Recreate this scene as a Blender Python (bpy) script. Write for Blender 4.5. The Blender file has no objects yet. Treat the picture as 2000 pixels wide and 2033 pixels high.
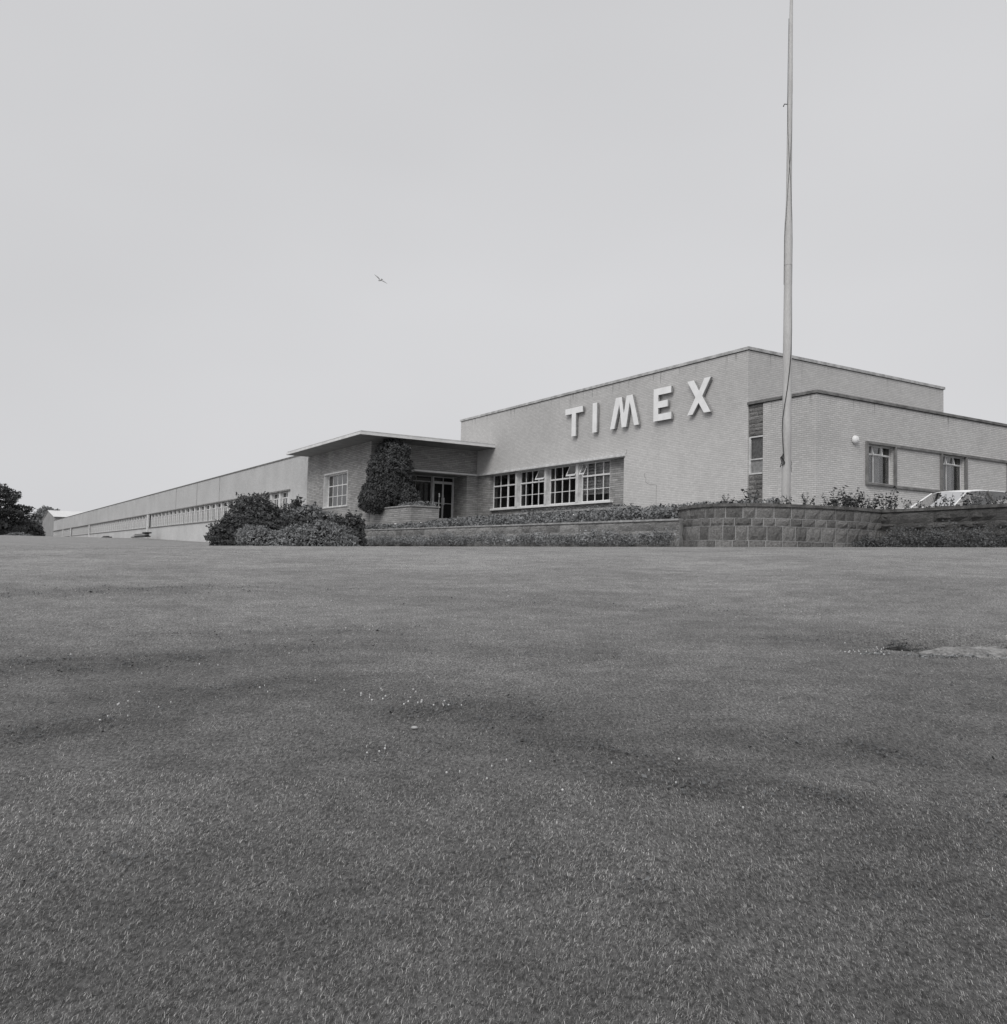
import bpy, math, random
import numpy as np
from mathutils import Vector, Matrix, noise

random.seed(7)
RNG = np.random.default_rng(7)
SC = bpy.context.scene
COL = SC.collection
EYE = 1.6                                   # the photographer's eye above the grass at his feet
TH = math.radians(31.6)                     # the factory is turned this much from the viewing direction
CT, ST = math.cos(TH), math.sin(TH)

# ---------------------------------------------------------------- camera
cam = bpy.data.cameras.new('camera')
cam.sensor_fit = 'HORIZONTAL'; cam.sensor_width = 36.0; cam.lens = 36.0 * 1750 / 2000
cam.clip_start = 0.1; cam.clip_end = 6000
co = bpy.data.objects.new('camera', cam); COL.objects.link(co)
R = Matrix(((0.9997287, -0.0232912, 0.0), (-0.0012697, -0.0544996, -0.9985130), (0.0232565, 0.9982421, -0.0545143)))
co.matrix_world = Matrix.Translation((0, 0, EYE)) @ R.to_4x4()
SC.camera = co

# ---------------------------------------------------------------- sky, sun, exposure
SUN_DIR = Vector((-0.30, -0.70, 0.65)).normalized()      # towards the sun: behind the camera, slightly left
w = bpy.data.worlds.new('World'); SC.world = w; w.use_nodes = True
nt = w.node_tree; nt.nodes.clear()
wo = nt.nodes.new('ShaderNodeOutputWorld'); bg = nt.nodes.new('ShaderNodeBackground')
sky = nt.nodes.new('ShaderNodeTexSky'); sky.sky_type = 'NISHITA'; sky.sun_disc = False
sky.sun_elevation = math.asin(SUN_DIR.z); sky.sun_rotation = math.atan2(SUN_DIR.x, SUN_DIR.y)
sky.dust_density = 4.0; sky.air_density = 1.0
bw = nt.nodes.new('ShaderNodeRGBToBW')
tc = nt.nodes.new('ShaderNodeTexCoord'); nz = nt.nodes.new('ShaderNodeTexNoise')
nz.inputs['Scale'].default_value = 1.3; nz.inputs['Detail'].default_value = 3.0; nz.inputs['Roughness'].default_value = 0.45
mp = nt.nodes.new('ShaderNodeMapping'); mp.inputs['Scale'].default_value = (1, 1, 2.2)
mr = nt.nodes.new('ShaderNodeMapRange'); mr.inputs['From Min'].default_value = 0.3; mr.inputs['From Max'].default_value = 0.7
mr.inputs['To Min'].default_value = 5.95; mr.inputs['To Max'].default_value = 6.7        # the even cloud layer
mx = nt.nodes.new('ShaderNodeMix'); mx.data_type = 'RGBA'; mx.inputs['Factor'].default_value = 0.93
tint = nt.nodes.new('ShaderNodeMix'); tint.data_type = 'RGBA'; tint.blend_type = 'MULTIPLY'; tint.inputs['Factor'].default_value = 1.0
tint.inputs['B'].default_value = (0.992, 0.995, 1.02, 1)
L = nt.links.new
L(tc.outputs['Generated'], mp.inputs['Vector']); L(mp.outputs[0], nz.inputs['Vector']); L(nz.outputs['Fac'], mr.inputs['Value'])
L(sky.outputs[0], bw.inputs[0]); L(bw.outputs[0], mx.inputs['A']); L(mr.outputs[0], mx.inputs['B'])
L(mx.outputs['Result'], tint.inputs['A']); L(tint.outputs['Result'], bg.inputs['Color']); L(bg.outputs[0], wo.inputs['Surface'])
bg.inputs['Strength'].default_value = 0.105
sun = bpy.data.lights.new('sun', 'SUN'); sun.energy = 1.5; sun.angle = math.radians(28); sun.color = (1.0, 0.985, 0.96)
so = bpy.data.objects.new('sun', sun); COL.objects.link(so)
so.rotation_euler = (-SUN_DIR).to_track_quat('-Z', 'Y').to_euler(); so.location = SUN_DIR * 60
SC.view_settings.view_transform = 'Standard'; SC.view_settings.look = 'None'
SC.view_settings.gamma = 1.0; SC.view_settings.exposure = 0.0; SC.view_settings.use_curve_mapping = False


# ================================================================ helpers
def g(v, warm=0.0):
    return (v * (1 + warm), v, v * (1 - warm), 1)

class NT:
    def __init__(s, name, rough=0.8, spec=0.3):
        s.m = bpy.data.materials.new(name); s.m.use_nodes = True
        s.t = s.m.node_tree; s.b = s.t.nodes['Principled BSDF']
        s.b.inputs['Roughness'].default_value = rough; s.b.inputs['Specular IOR Level'].default_value = spec
        s.tc = s.t.nodes.new('ShaderNodeTexCoord')
    def n(s, kind, **kw):
        nd = s.t.nodes.new(kind)
        for k, v in kw.items(): setattr(nd, k, v)
        return nd
    def l(s, a, b): s.t.links.new(a, b)
    def mapped(s, scale=(1, 1, 1)):
        m = s.n('ShaderNodeMapping'); m.inputs['Scale'].default_value = scale
        s.l(s.tc.outputs['Object'], m.inputs['Vector']); return m.outputs[0]
    def noise(s, scale, vec=None, detail=4, rough=0.55):
        k = s.n('ShaderNodeTexNoise'); k.inputs['Scale'].default_value = scale
        k.inputs['Detail'].default_value = detail; k.inputs['Roughness'].default_value = rough
        s.l(vec if vec is not None else s.tc.outputs['Object'], k.inputs['Vector']); return k.outputs['Fac']
    def ramp(s, fac, a, b, lo=0.3, hi=0.7):
        r = s.n('ShaderNodeMapRange'); r.interpolation_type = 'SMOOTHSTEP'
        for k, v in zip(('From Min', 'From Max', 'To Min', 'To Max'), (lo, hi, a, b)): r.inputs[k].default_value = v
        s.l(fac, r.inputs['Value']); return r.outputs[0]
    def mul(s, a, b, op='MULTIPLY'):
        k = s.n('ShaderNodeMath'); k.operation = op
        for i, v in enumerate((a, b)):
            if isinstance(v, (int, float)): k.inputs[i].default_value = v
            else: s.l(v, k.inputs[i])
        return k.outputs[0]
    def mix(s, f, a, b):
        k = s.n('ShaderNodeMix'); k.data_type = 'FLOAT'
        for i, v in ((0, f), (2, a), (3, b)):
            if isinstance(v, (int, float)): k.inputs[i].default_value = v
            else: s.l(v, k.inputs[i])
        return k.outputs[0]
    def grey(s, val, warm=0.0):
        c = s.n('ShaderNodeCombineColor')
        s.l(s.mul(val, 1 + warm), c.inputs[0]); s.l(val, c.inputs[1]); s.l(s.mul(val, 1 - warm), c.inputs[2])
        s.l(c.outputs[0], s.b.inputs['Base Color'])
    def bump(s, h, strength=0.4, dist=0.02):
        k = s.n('ShaderNodeBump'); k.inputs['Strength'].default_value = strength; k.inputs['Distance'].default_value = dist
        s.l(h, k.inputs['Height']); s.l(k.outputs[0], s.b.inputs['Normal'])
    def xyz(s):
        k = s.n('ShaderNodeSeparateXYZ'); s.l(s.tc.outputs['Object'], k.inputs[0]); return k.outputs

def plain(name, val, rough=0.6, var=0.12, scale=3.0, spec=0.3, warm=0.0, bump=0.0, bscale=40):
    k = NT(name, rough, spec)
    v = s = k.ramp(k.noise(scale), val * (1 - var), val * (1 + var))
    fine = k.ramp(k.noise(bscale, detail=3), 1 - var * 0.6, 1 + var * 0.6)
    k.grey(k.mul(v, fine), warm)
    if bump: k.bump(k.noise(bscale), bump, 0.02)
    return k.m

def masonry(name, base, mortar, bwid, brow, msize, var, bump, top=None, streak=0.0, warm=0.0, rough_face=0.0, big=0.12, bed=0.0, bedw=0.2, grit=0.045):
    """coursed masonry; object x+y runs along the wall, z up.  top = z (object space) of the coping the streaks hang from"""
    k = NT(name, 0.85, 0.2)
    x, y, z = k.xyz()
    u = k.mul(x, y, 'ADD')
    cv = k.n('ShaderNodeCombineXYZ'); k.l(u, cv.inputs[0]); k.l(z, cv.inputs[1])
    wob = k.noise(1.2)
    b = k.n('ShaderNodeTexBrick')
    b.inputs['Scale'].default_value = 1; b.inputs['Brick Width'].default_value = bwid; b.inputs['Row Height'].default_value = brow
    b.inputs['Mortar Size'].default_value = msize; b.inputs['Mortar Smooth'].default_value = 0.2; b.inputs['Bias'].default_value = 0.0
    b.inputs['Color1'].default_value = g(base * (1 - var)); b.inputs['Color2'].default_value = g(base * (1 + var)); b.inputs['Mortar'].default_value = g(mortar)
    k.l(cv.outputs[0], b.inputs['Vector'])
    rb = k.n('ShaderNodeRGBToBW'); k.l(b.outputs['Color'], rb.inputs[0])
    v = rb.outputs[0]
    if bed:                                                    # raked bed joints read darker than the upright ones
        fr_ = k.mul(k.mul(k.mul(z, 1.0 / brow), 0.0, 'ADD'), 1.0, 'FRACT')
        ln = k.ramp(fr_, 1.0, 0.0, bedw * 0.5, bedw)
        amt = k.mul(k.ramp(k.noise(2.5, detail=4), 0.35, 1.0, 0.35, 0.65), bed)
        v = k.mul(v, k.mix(k.mul(ln, amt), 1.0, 0.25))
    v = k.mul(v, k.ramp(k.noise(0.35, detail=5), 1 - big, 1 + big))
    v = k.mul(v, k.ramp(k.noise(9, detail=4), 1 - grit, 1 + grit))
    v = k.mul(v, k.ramp(k.noise(60, detail=2), 1 - grit, 1 + grit))
    if top is not None:
        sn = k.noise(1.0, k.mapped((2.6, 2.6, 0.22)), detail=5, rough=0.7)
        hang = k.ramp(z, 0.0, 1.0, top - 1.1, top)
        st = k.mul(k.ramp(sn, 0.0, 1.0, 0.56, 0.74), hang)
        v = k.mul(v, k.mix(st, 1.0, 1 - streak))
        dn = k.noise(1.0, k.mapped((5.5, 5.5, 0.15)), detail=4, rough=0.75)
        dl = k.mul(k.ramp(dn, 0.0, 1.0, 0.55, 0.68), k.ramp(k.mul(z, k.mul(dn, 1.2), 'ADD'), 0.0, 1.0, top + 0.22, top + 0.62))
        v = k.mul(v, k.mix(dl, 1.0, 0.55))
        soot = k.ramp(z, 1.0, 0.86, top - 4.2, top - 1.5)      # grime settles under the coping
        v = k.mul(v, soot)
    k.grey(v, warm)
    h = k.mul(b.outputs['Fac'], -1.0)
    if rough_face: h = k.mul(h, k.mul(k.noise(9, k.mapped((1, 1, 2.2)), detail=5, rough=0.7), rough_face), 'ADD')
    k.bump(h, bump, 0.02)
    return k.m

def foliage(name, lo, hi, scale=1.2, warm=-0.02):
    k = NT(name, 0.6, 0.25)
    a = k.ramp(k.noise(scale, detail=3), 0.75, 1.25)
    b = k.ramp(k.noise(scale * 14, detail=2), lo, hi)
    k.grey(k.mul(a, b), warm)
    return k.m

def glass(name, tintv=0.75, rough=0.02, refl=1.0):
    """thin window glass: clear with a Fresnel reflection"""
    m = bpy.data.materials.new(name); m.use_nodes = True; t = m.node_tree; t.nodes.clear()
    o = t.nodes.new('ShaderNodeOutputMaterial'); tr = t.nodes.new('ShaderNodeBsdfTransparent'); gl = t.nodes.new('ShaderNodeBsdfGlossy')
    tr.inputs[0].default_value = g(tintv); gl.inputs['Roughness'].default_value = rough
    f = t.nodes.new('ShaderNodeFresnel'); f.inputs[0].default_value = 1.45
    mu = t.nodes.new('ShaderNodeMath'); mu.operation = 'MULTIPLY'; mu.inputs[1].default_value = refl
    mi = t.nodes.new('ShaderNodeMixShader')
    t.links.new(f.outputs[0], mu.inputs[0]); t.links.new(mu.outputs[0], mi.inputs[0])
    t.links.new(tr.outputs[0], mi.inputs[1]); t.links.new(gl.outputs[0], mi.inputs[2]); t.links.new(mi.outputs[0], o.inputs[0])
    return m


class MB:
    def __init__(s): s.v = []; s.f = []; s.sm = []
    def add(s, vs, fs, smooth=False):
        o = len(s.v); s.v += [tuple(p) for p in vs]; s.f += [tuple(i + o for i in q) for q in fs]; s.sm += [smooth] * len(fs); return s
    def box(s, x0, x1, y0, y1, z0, z1):
        if x0 > x1: x0, x1 = x1, x0
        if y0 > y1: y0, y1 = y1, y0
        vs = [(x, y, z) for z in (z0, z1) for x, y in ((x0, y0), (x1, y0), (x1, y1), (x0, y1))]
        return s.add(vs, [(3, 2, 1, 0), (4, 5, 6, 7), (0, 1, 5, 4), (1, 2, 6, 5), (2, 3, 7, 6), (3, 0, 4, 7)])
    def prism(s, poly, axis, lo, hi):
        """poly: 2-D outline (counter-clockwise in the two remaining axes, in xyz order) pushed from lo to hi along axis"""
        n = len(poly)
        def mk(p, t):
            q = list(p); q.insert(axis, t); return q
        vs = [mk(p, lo) for p in poly] + [mk(p, hi) for p in poly]
        fs = [tuple(range(n - 1, -1, -1)), tuple(range(n, 2 * n))] + [(i, (i + 1) % n, n + (i + 1) % n, n + i) for i in range(n)]
        if axis == 1: fs = [q[::-1] for q in fs]
        return s.add(vs, fs)
    def tube(s, pts, rad, seg=8, cap=True):
        pts = [Vector(p) for p in pts]; n = len(pts)
        rs = rad if isinstance(rad, (list, tuple)) else [rad] * n
        vs = []; fs = []
        u = None
        for i, p in enumerate(pts):
            t = (pts[min(i + 1, n - 1)] - pts[max(i - 1, 0)]).normalized()
            if u is None: u = t.orthogonal().normalized()
            else: u = (u - t * u.dot(t)).normalized()
            v = t.cross(u)
            for k in range(seg):
                a = 2 * math.pi * k / seg; vs.append(p + (u * math.cos(a) + v * math.sin(a)) * rs[i])
        for i in range(n - 1):
            for k in range(seg):
                k2 = (k + 1) % seg; fs.append((i * seg + k, i * seg + k2, (i + 1) * seg + k2, (i + 1) * seg + k))
        if cap:
            s.add(vs[:seg], [tuple(range(seg - 1, -1, -1))]); s.add(vs[-seg:], [tuple(range(seg))])
        return s.add(vs, fs, True)
    def lathe(s, prof, c, axis='z', seg=24):
        vs = []; fs = []
        for r, h in prof:
            for k in range(seg):
                a = 2 * math.pi * k / seg; p = (r * math.cos(a), r * math.sin(a), h)
                if axis == 'y': p = (p[0], p[2], p[1])
                elif axis == 'x': p = (p[2], p[0], p[1])
                vs.append((c[0] + p[0], c[1] + p[1], c[2] + p[2]))
        for i in range(len(prof) - 1):
            for k in range(seg):
                k2 = (k + 1) % seg; fs.append((i * seg + k, i * seg + k2, (i + 1) * seg + k2, (i + 1) * seg + k))
        s.add(vs[:seg], [tuple(range(seg - 1, -1, -1))]); s.add(vs[-seg:], [tuple(range(seg))])
        return s.add(vs, fs, True)
    def mesh(s, name, off=(0, 0, 0)):
        me = bpy.data.meshes.new(name)
        ox, oy, oz = off
        me.from_pydata([(x - ox, y - oy, z - oz) for x, y, z in s.v], [], s.f)
        me.polygons.foreach_set('use_smooth', s.sm); me.update(); return me

def npmesh(name, verts, tris):
    me = bpy.data.meshes.new(name); n = len(verts); k = tris.shape[1]; m = len(tris)
    me.vertices.add(n); me.vertices.foreach_set('co', np.asarray(verts, np.float32).ravel())
    me.loops.add(m * k); me.loops.foreach_set('vertex_index', np.asarray(tris, np.int32).ravel())
    me.polygons.add(m); me.polygons.foreach_set('loop_start', np.arange(0, m * k, k, dtype=np.int32))
    me.update(calc_edges=True); return me

def wpos(b, a, z):                          # site coordinates (b right-back, a left-back, z from eye level) -> world
    return (b * CT - a * ST, b * ST + a * CT, z + EYE)
def spos(X, Y):                             # world plan -> site plan
    return (X * CT + Y * ST, -X * ST + Y * CT)

def link(o): COL.objects.link(o); return o
def tags(o, label, cat, group=None, kind=None):
    if label: o['label'] = label
    if cat: o['category'] = cat
    if group: o['group'] = group
    if kind: o['kind'] = kind
    return o
SITE = {}
def thing(name, label, cat, at, group=None):
    o = link(bpy.data.objects.new(name, None)); o.empty_display_size = 0.3
    o.location = wpos(*at); o.rotation_euler = (0, 0, TH); SITE[o] = at
    return tags(o, label, cat, group)
def part(name, mb, mat, parent, label=None, loc=None):
    """mesh given in site coordinates unless loc is given (then local coordinates placed at the site point loc)"""
    root = parent
    while root.parent: root = root.parent
    at = SITE[root]
    if isinstance(mb, MB): me = mb.mesh(name, at if loc is None else (0, 0, 0))
    else: me = mb
    if mat and not me.materials: me.materials.append(mat)
    o = link(bpy.data.objects.new(name, me)); o.parent = parent
    if loc is not None:
        pl = Vector(at)
        base = Vector((0, 0, 0)); p = parent
        while p is not root: base += p.location; p = p.parent
        o.location = Vector(loc) - pl - base
    if label: o['label'] = label
    return o
def single(name, mb, mat, label, cat, at, group=None, kind=None):
    me = mb.mesh(name, at) if isinstance(mb, MB) else mb
    if mat and not me.materials: me.materials.append(mat)
    o = link(bpy.data.objects.new(name, me)); o.location = wpos(*at); o.rotation_euler = (0, 0, TH); SITE[o] = at
    return tags(o, label, cat, group, kind)

# ================================================================ materials
M_LIGHT = masonry('pale_brick', 0.62, 0.52, 0.225, 0.0765, 0.007, 0.06, 0.25, top=8.28, streak=0.40, warm=0.012, bed=0.62, big=0.05)
M_LIGHTLOW = masonry('pale_brick_side', 0.66, 0.50, 0.225, 0.0765, 0.009, 0.08, 0.4, top=6.03, streak=0.40, warm=0.012, bed=0.66, big=0.05)
M_WINGWALL = masonry('pale_brick_long', 0.60, 0.52, 0.225, 0.0765, 0.008, 0.06, 0.3, top=6.75, streak=0.55, warm=0.0, bed=0.4, big=0.06)
M_DARK = masonry('dark_stone_course', 0.33, 0.26, 0.42, 0.105, 0.010, 0.20, 0.45, warm=0.01, rough_face=0.6, big=0.12, bed=0.85, bedw=0.24, grit=0.1)
M_ROCK = None
def rock(name, v, moss, warm=0.0):
    k = NT(name, 0.9, 0.2)
    oi = k.n('ShaderNodeObjectInfo')
    base = k.mix(oi.outputs['Random'], v * 0.72, v * 1.3)
    n1 = k.ramp(k.noise(7, detail=6, rough=0.65), 0.6, 1.35)
    n2 = k.ramp(k.noise(45, detail=3), 0.75, 1.25)
    lich = k.ramp(k.noise(22, detail=5, rough=0.7), 0, 1, 0.58, 0.70)
    val = k.mix(k.mul(lich, 0.55), k.mul(k.mul(base, n1), n2), moss)
    k.grey(val, warm); k.bump(k.noise(14, detail=6, rough=0.7), 0.8, 0.03)
    return k.m
M_STONE = rock('weathered_stone', 0.165, 0.36, 0.015)
M_STONER = rock('dark_weathered_stone', 0.105, 0.26, 0.015)
M_STONEL = rock('grey_stone', 0.24, 0.40, 0.01)
M_PILA = rock('hewn_stone', 0.21, 0.32, 0.015)
M_MORTAR = plain('mortar', 0.42, 0.95, 0.2, 4, 0.1, bump=0.3)
M_MORTARD = plain('dark_mortar', 0.26, 0.95, 0.25, 4, 0.1, bump=0.3)
M_COPD = plain('dark_coping', 0.12, 0.9, 0.35, 5, 0.2, bump=0.4, warm=0.015)
M_COPL = plain('grey_coping', 0.33, 0.9, 0.25, 5, 0.2, bump=0.3)
M_CAPST = plain('parapet_coping', 0.44, 0.85, 0.25, 2.5, 0.2, bump=0.3)
M_CAPDK = plain('dark_parapet_coping', 0.18, 0.85, 0.3, 3, 0.2, bump=0.3, warm=0.01)
M_BAND = plain('stone_band', 0.20, 0.85, 0.25, 3, 0.2, bump=0.3, warm=0.01)
M_WHITE = plain('white_paint', 0.80, 0.45, 0.06, 6, 0.4)
M_OFFWH = plain('weathered_white_paint', 0.62, 0.6, 0.15, 4, 0.3)
M_GREYP = plain('grey_paint', 0.42, 0.6, 0.12, 3, 0.3)
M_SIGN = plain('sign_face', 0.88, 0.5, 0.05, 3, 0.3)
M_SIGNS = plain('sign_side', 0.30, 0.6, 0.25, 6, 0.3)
M_FASCIA = plain('roof_fascia', 0.70, 0.6, 0.10, 2, 0.3)
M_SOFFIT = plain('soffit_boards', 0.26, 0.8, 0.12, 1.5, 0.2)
M_ROOF = plain('roof_felt', 0.14, 0.9, 0.2, 1, 0.2)
M_ROOM = plain('room_plaster', 0.24, 0.9, 0.2, 1, 0.1)
M_BLIND = plain('blind_slat', 0.75, 0.6, 0.1, 3, 0.3)
M_CURT = plain('net_curtain', 0.78, 0.9, 0.18, 5, 0.1)
M_CURTD = plain('patterned_curtain', 0.09, 0.9, 0.5, 18, 0.1)
M_GLASS = glass('window_glass', 0.92, 0.02, 0.85)
M_GLASSA = glass('reflecting_glass', 0.97, 0.03, 1.9)
M_DARKGL = plain('dark_door_glass', 0.012, 0.12, 0.1, 3, 0.35)
M_METAL = plain('door_frame_metal', 0.55, 0.4, 0.1, 4, 0.5)
M_SOIL = plain('soil', 0.07, 0.95, 0.35, 4, 0.1, bump=0.6, bscale=18)
M_DRIVE = plain('tarmac', 0.09, 0.9, 0.2, 2, 0.2, bump=0.3)
M_POLE = None
M_WOOD = plain('bark', 0.06, 0.9, 0.3, 6, 0.2, bump=0.5)
M_ROPE = plain('rope', 0.05, 0.9, 0.2, 20, 0.1)
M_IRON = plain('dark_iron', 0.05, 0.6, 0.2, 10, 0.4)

# ================================================================ the lawn
def lawn_z(X, Y):
    """height above the photographer's feet-plane, from eye level; arrays in, array out"""
    X = np.asarray(X, float); Y = np.asarray(Y, float)
    zc = 0.31 + 0.0215 * np.clip(X, -14, 14)
    t = np.clip(Y / 20.5, 0, 1)
    near = -1.6 + (zc + 1.6) * (1 - (1 - t) ** 1.6)
    near = np.where(Y < 0, -1.6 + (zc + 1.6) * 1.6 * Y / 20.5, near)
    s = np.clip((X + 9) / 9, 0, 1)
    slope = 0.0165 * (1 - s) + 0.004 * s
    d = np.clip(Y - 20.5, 0, None)
    far = zc + slope * np.minimum(d, 64.5) + 0.0235 * (1 - s) * np.clip(Y - 85, 0, 25) + 0.0092 * (1 - s) * np.clip(Y - 110, 0, 120) - 0.006 * np.clip(Y - 330, 0, 1500)
    far = np.where(X < -14, far + 0.0, far)
    z = np.where(Y <= 20.5, near, far)
    # gentle unevenness and the sunk hollow round the buried slab
    und = 0.020 * np.sin(X * 0.9 + 0.6 * Y) * np.sin(Y * 0.55 - 0.35 * X + 1.0) + 0.012 * np.sin(1.9 * X - 0.7 * Y + 2) + 0.010 * np.sin(1.3 * Y + 0.4)
    z = z + und * np.clip((18 - Y) / 8, 0, 1) * np.clip((Y + 6) / 6, 0, 1)
    hx, hy = X - 3.75, Y - 7.32
    z = z - 0.13 * np.exp(-(hx / 0.62) ** 2 - (hy / 0.17) ** 2) - 0.12 * np.exp(-((X - 3.42) / 0.30) ** 2 - ((Y - 7.21) / 0.09) ** 2) + 0.05 * np.exp(-(hx / 0.9) ** 2 - ((hy - 0.42) / 0.28) ** 2)
    return z

def lawn_patch(X, Y):
    """0..1 where turf darkens: elongated smears of clover and coarse growth, broad ovals of painted lens falloff"""
    P = np.zeros_like(X)
    for cx, cy, rx, ry, ang, k in ((-2.35, 4.75, 0.75, 0.22, 0.55, 1), (-1.75, 5.55, 0.75, 0.2, 0.35, .8), (-2.9, 6.3, 1.5, 0.3, 0.35, 1), (-2.0, 7.4, 1.3, 0.22, 0.15, .5),
                                   (-0.15, 5.2, 0.6, 0.28, -0.25, 1), (0.35, 4.65, 0.55, 0.18, -0.5, 1), (0.85, 4.2, 0.55, 0.2, -0.5, 1), (1.45, 4.0, 0.6, 0.15, -0.3, .8), (1.95, 4.6, 0.7, 0.22, -0.2, .9),
                                   (2.9, 7.3, 1.1, 0.2, 0.0, .6), (-0.7, 4.6, 0.5, 0.22, 0.2, .5), (0.15, 3.25, 0.7, 0.2, 0.1, .4), (-1.5, 3.3, 0.9, 0.25, 0.2, .5), (1.5, 3.2, 0.7, 0.2, -0.3, .5),
                                   (-4.5, 9.5, 2.2, 0.4, 0.25, .6), (1.2, 9.0, 1.8, 0.25, -0.1, .4), (-2.5, 12, 3.0, 0.4, 0.1, .35), (4.5, 11.5, 2.5, 0.5, -0.1, .5), (0.5, 6.6, 0.9, 0.2, -0.1, .4), (2.3, 3.5, 0.9, 1.1, -0.3, .45), (-2.1, 2.9, 0.9, 0.7, 0.3, .35), (3.4, 5.4, 0.9, 0.9, 0, .35)):  # last three broad ovals darken the turf to paint in lens falloff
        c, s = math.cos(ang), math.sin(ang); dx, dy = X - cx, Y - cy
        P = np.maximum(P, k * np.exp(-((dx * c + dy * s) / rx) ** 2 - ((-dx * s + dy * c) / ry) ** 2))
    P = np.maximum(P, 2.0 * np.exp(-((X - 3.5) / 0.5) ** 2 - ((Y - 7.23) / 0.13) ** 2))      # bare earth in the hollow
    return P

def grass_mat(name, near, far, contrast, patchdark, translucent=0.0):
    """near: albedo of the thatch under the modelled blades; far: of the closed canopy beyond them"""
    k = NT(name, 0.7, 0.15)
    at = k.n('ShaderNodeAttribute'); at.attribute_name = 'patch'
    y = k.xyz()[1]
    base = k.ramp(y, near, far, 1.0, 15.0)
    tn = k.ramp(k.noise(0.5, k.mapped((1, 1.6, 1)), detail=5, rough=0.6), 0.86, 1.14, 0.3, 0.7)
    md = k.ramp(k.noise(3.0, k.mapped((1, 1.5, 1)), detail=5, rough=0.65), 0.85, 1.17)
    fine = k.ramp(k.noise(75, k.mapped((1, 0.55, 1)), detail=4, rough=0.7), 1 - contrast, 1 + contrast, 0.32, 0.68)
    v = k.mul(k.mul(base, tn), k.mul(md, fine))
    mixn = k.n('ShaderNodeMix'); mixn.data_type = 'FLOAT'; mixn.clamp_factor = False
    if translucent:
        sh_ = k.n('ShaderNodeAttribute'); sh_.attribute_name = 'shade'; v = k.mul(v, sh_.outputs['Fac'])
    k.l(at.outputs['Fac'], mixn.inputs[0]); mixn.inputs[2].default_value = 1.0; mixn.inputs[3].default_value = patchdark
    v = k.mul(v, mixn.outputs[0])
    k.grey(v, 0.012)
    if translucent:                                           # thin blades let light through
        t = k.t; out = [n for n in t.nodes if n.type == 'OUTPUT_MATERIAL'][0]
        tr = t.nodes.new('ShaderNodeBsdfTranslucent'); mi = t.nodes.new('ShaderNodeMixShader'); mi.inputs[0].default_value = translucent
        src = k.b.inputs['Base Color'].links[0].from_socket
        t.links.new(src, tr.inputs['Color']); t.links.new(k.b.outputs[0], mi.inputs[1]); t.links.new(tr.outputs[0], mi.inputs[2]); t.links.new(mi.outputs[0], out.inputs[0])
    else: k.bump(k.noise(55, detail=4, rough=0.7), 0.5, 0.02)
    return k.m
M_LAWN = grass_mat('lawn', 0.09, 0.265, 0.55, 0.66)
M_BLADE = grass_mat('grass_blade', 0.44, 0.36, 0.25, 0.88, 0.42)

rows = np.concatenate([np.arange(-12, 0, 0.8), np.arange(0, 24, 0.16), 24 + np.cumsum(0.2 * 1.055 ** np.arange(110))])
rows = rows[rows < 1800]
cols = np.concatenate([-np.geomspace(1, 14, 26)[::-1], np.linspace(-1, 1, 161)[1:-1], np.geomspace(1, 14, 26)])
YY, UU = np.meshgrid(rows, cols, indexing='ij')
XX = UU * (7.0 + 0.62 * np.clip(YY, 0, None))
ZZ = lawn_z(XX, YY)
nr, nc = XX.shape
idx = np.arange(nr * nc).reshape(nr, nc)
quads = np.stack([idx[:-1, :-1], idx[:-1, 1:], idx[1:, 1:], idx[1:, :-1]], -1).reshape(-1, 4)
me = npmesh('lawn', np.stack([XX, YY, ZZ + EYE], -1).reshape(-1, 3), quads)
at = me.attributes.new('patch', 'FLOAT', 'POINT'); at.data.foreach_set('value', lawn_patch(XX, YY).astype(np.float32).ravel())
me.polygons.foreach_set('use_smooth', np.ones(len(quads), bool)); me.materials.append(M_LAWN)
o = link(bpy.data.objects.new('lawn', me)); o['kind'] = 'structure'

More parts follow.
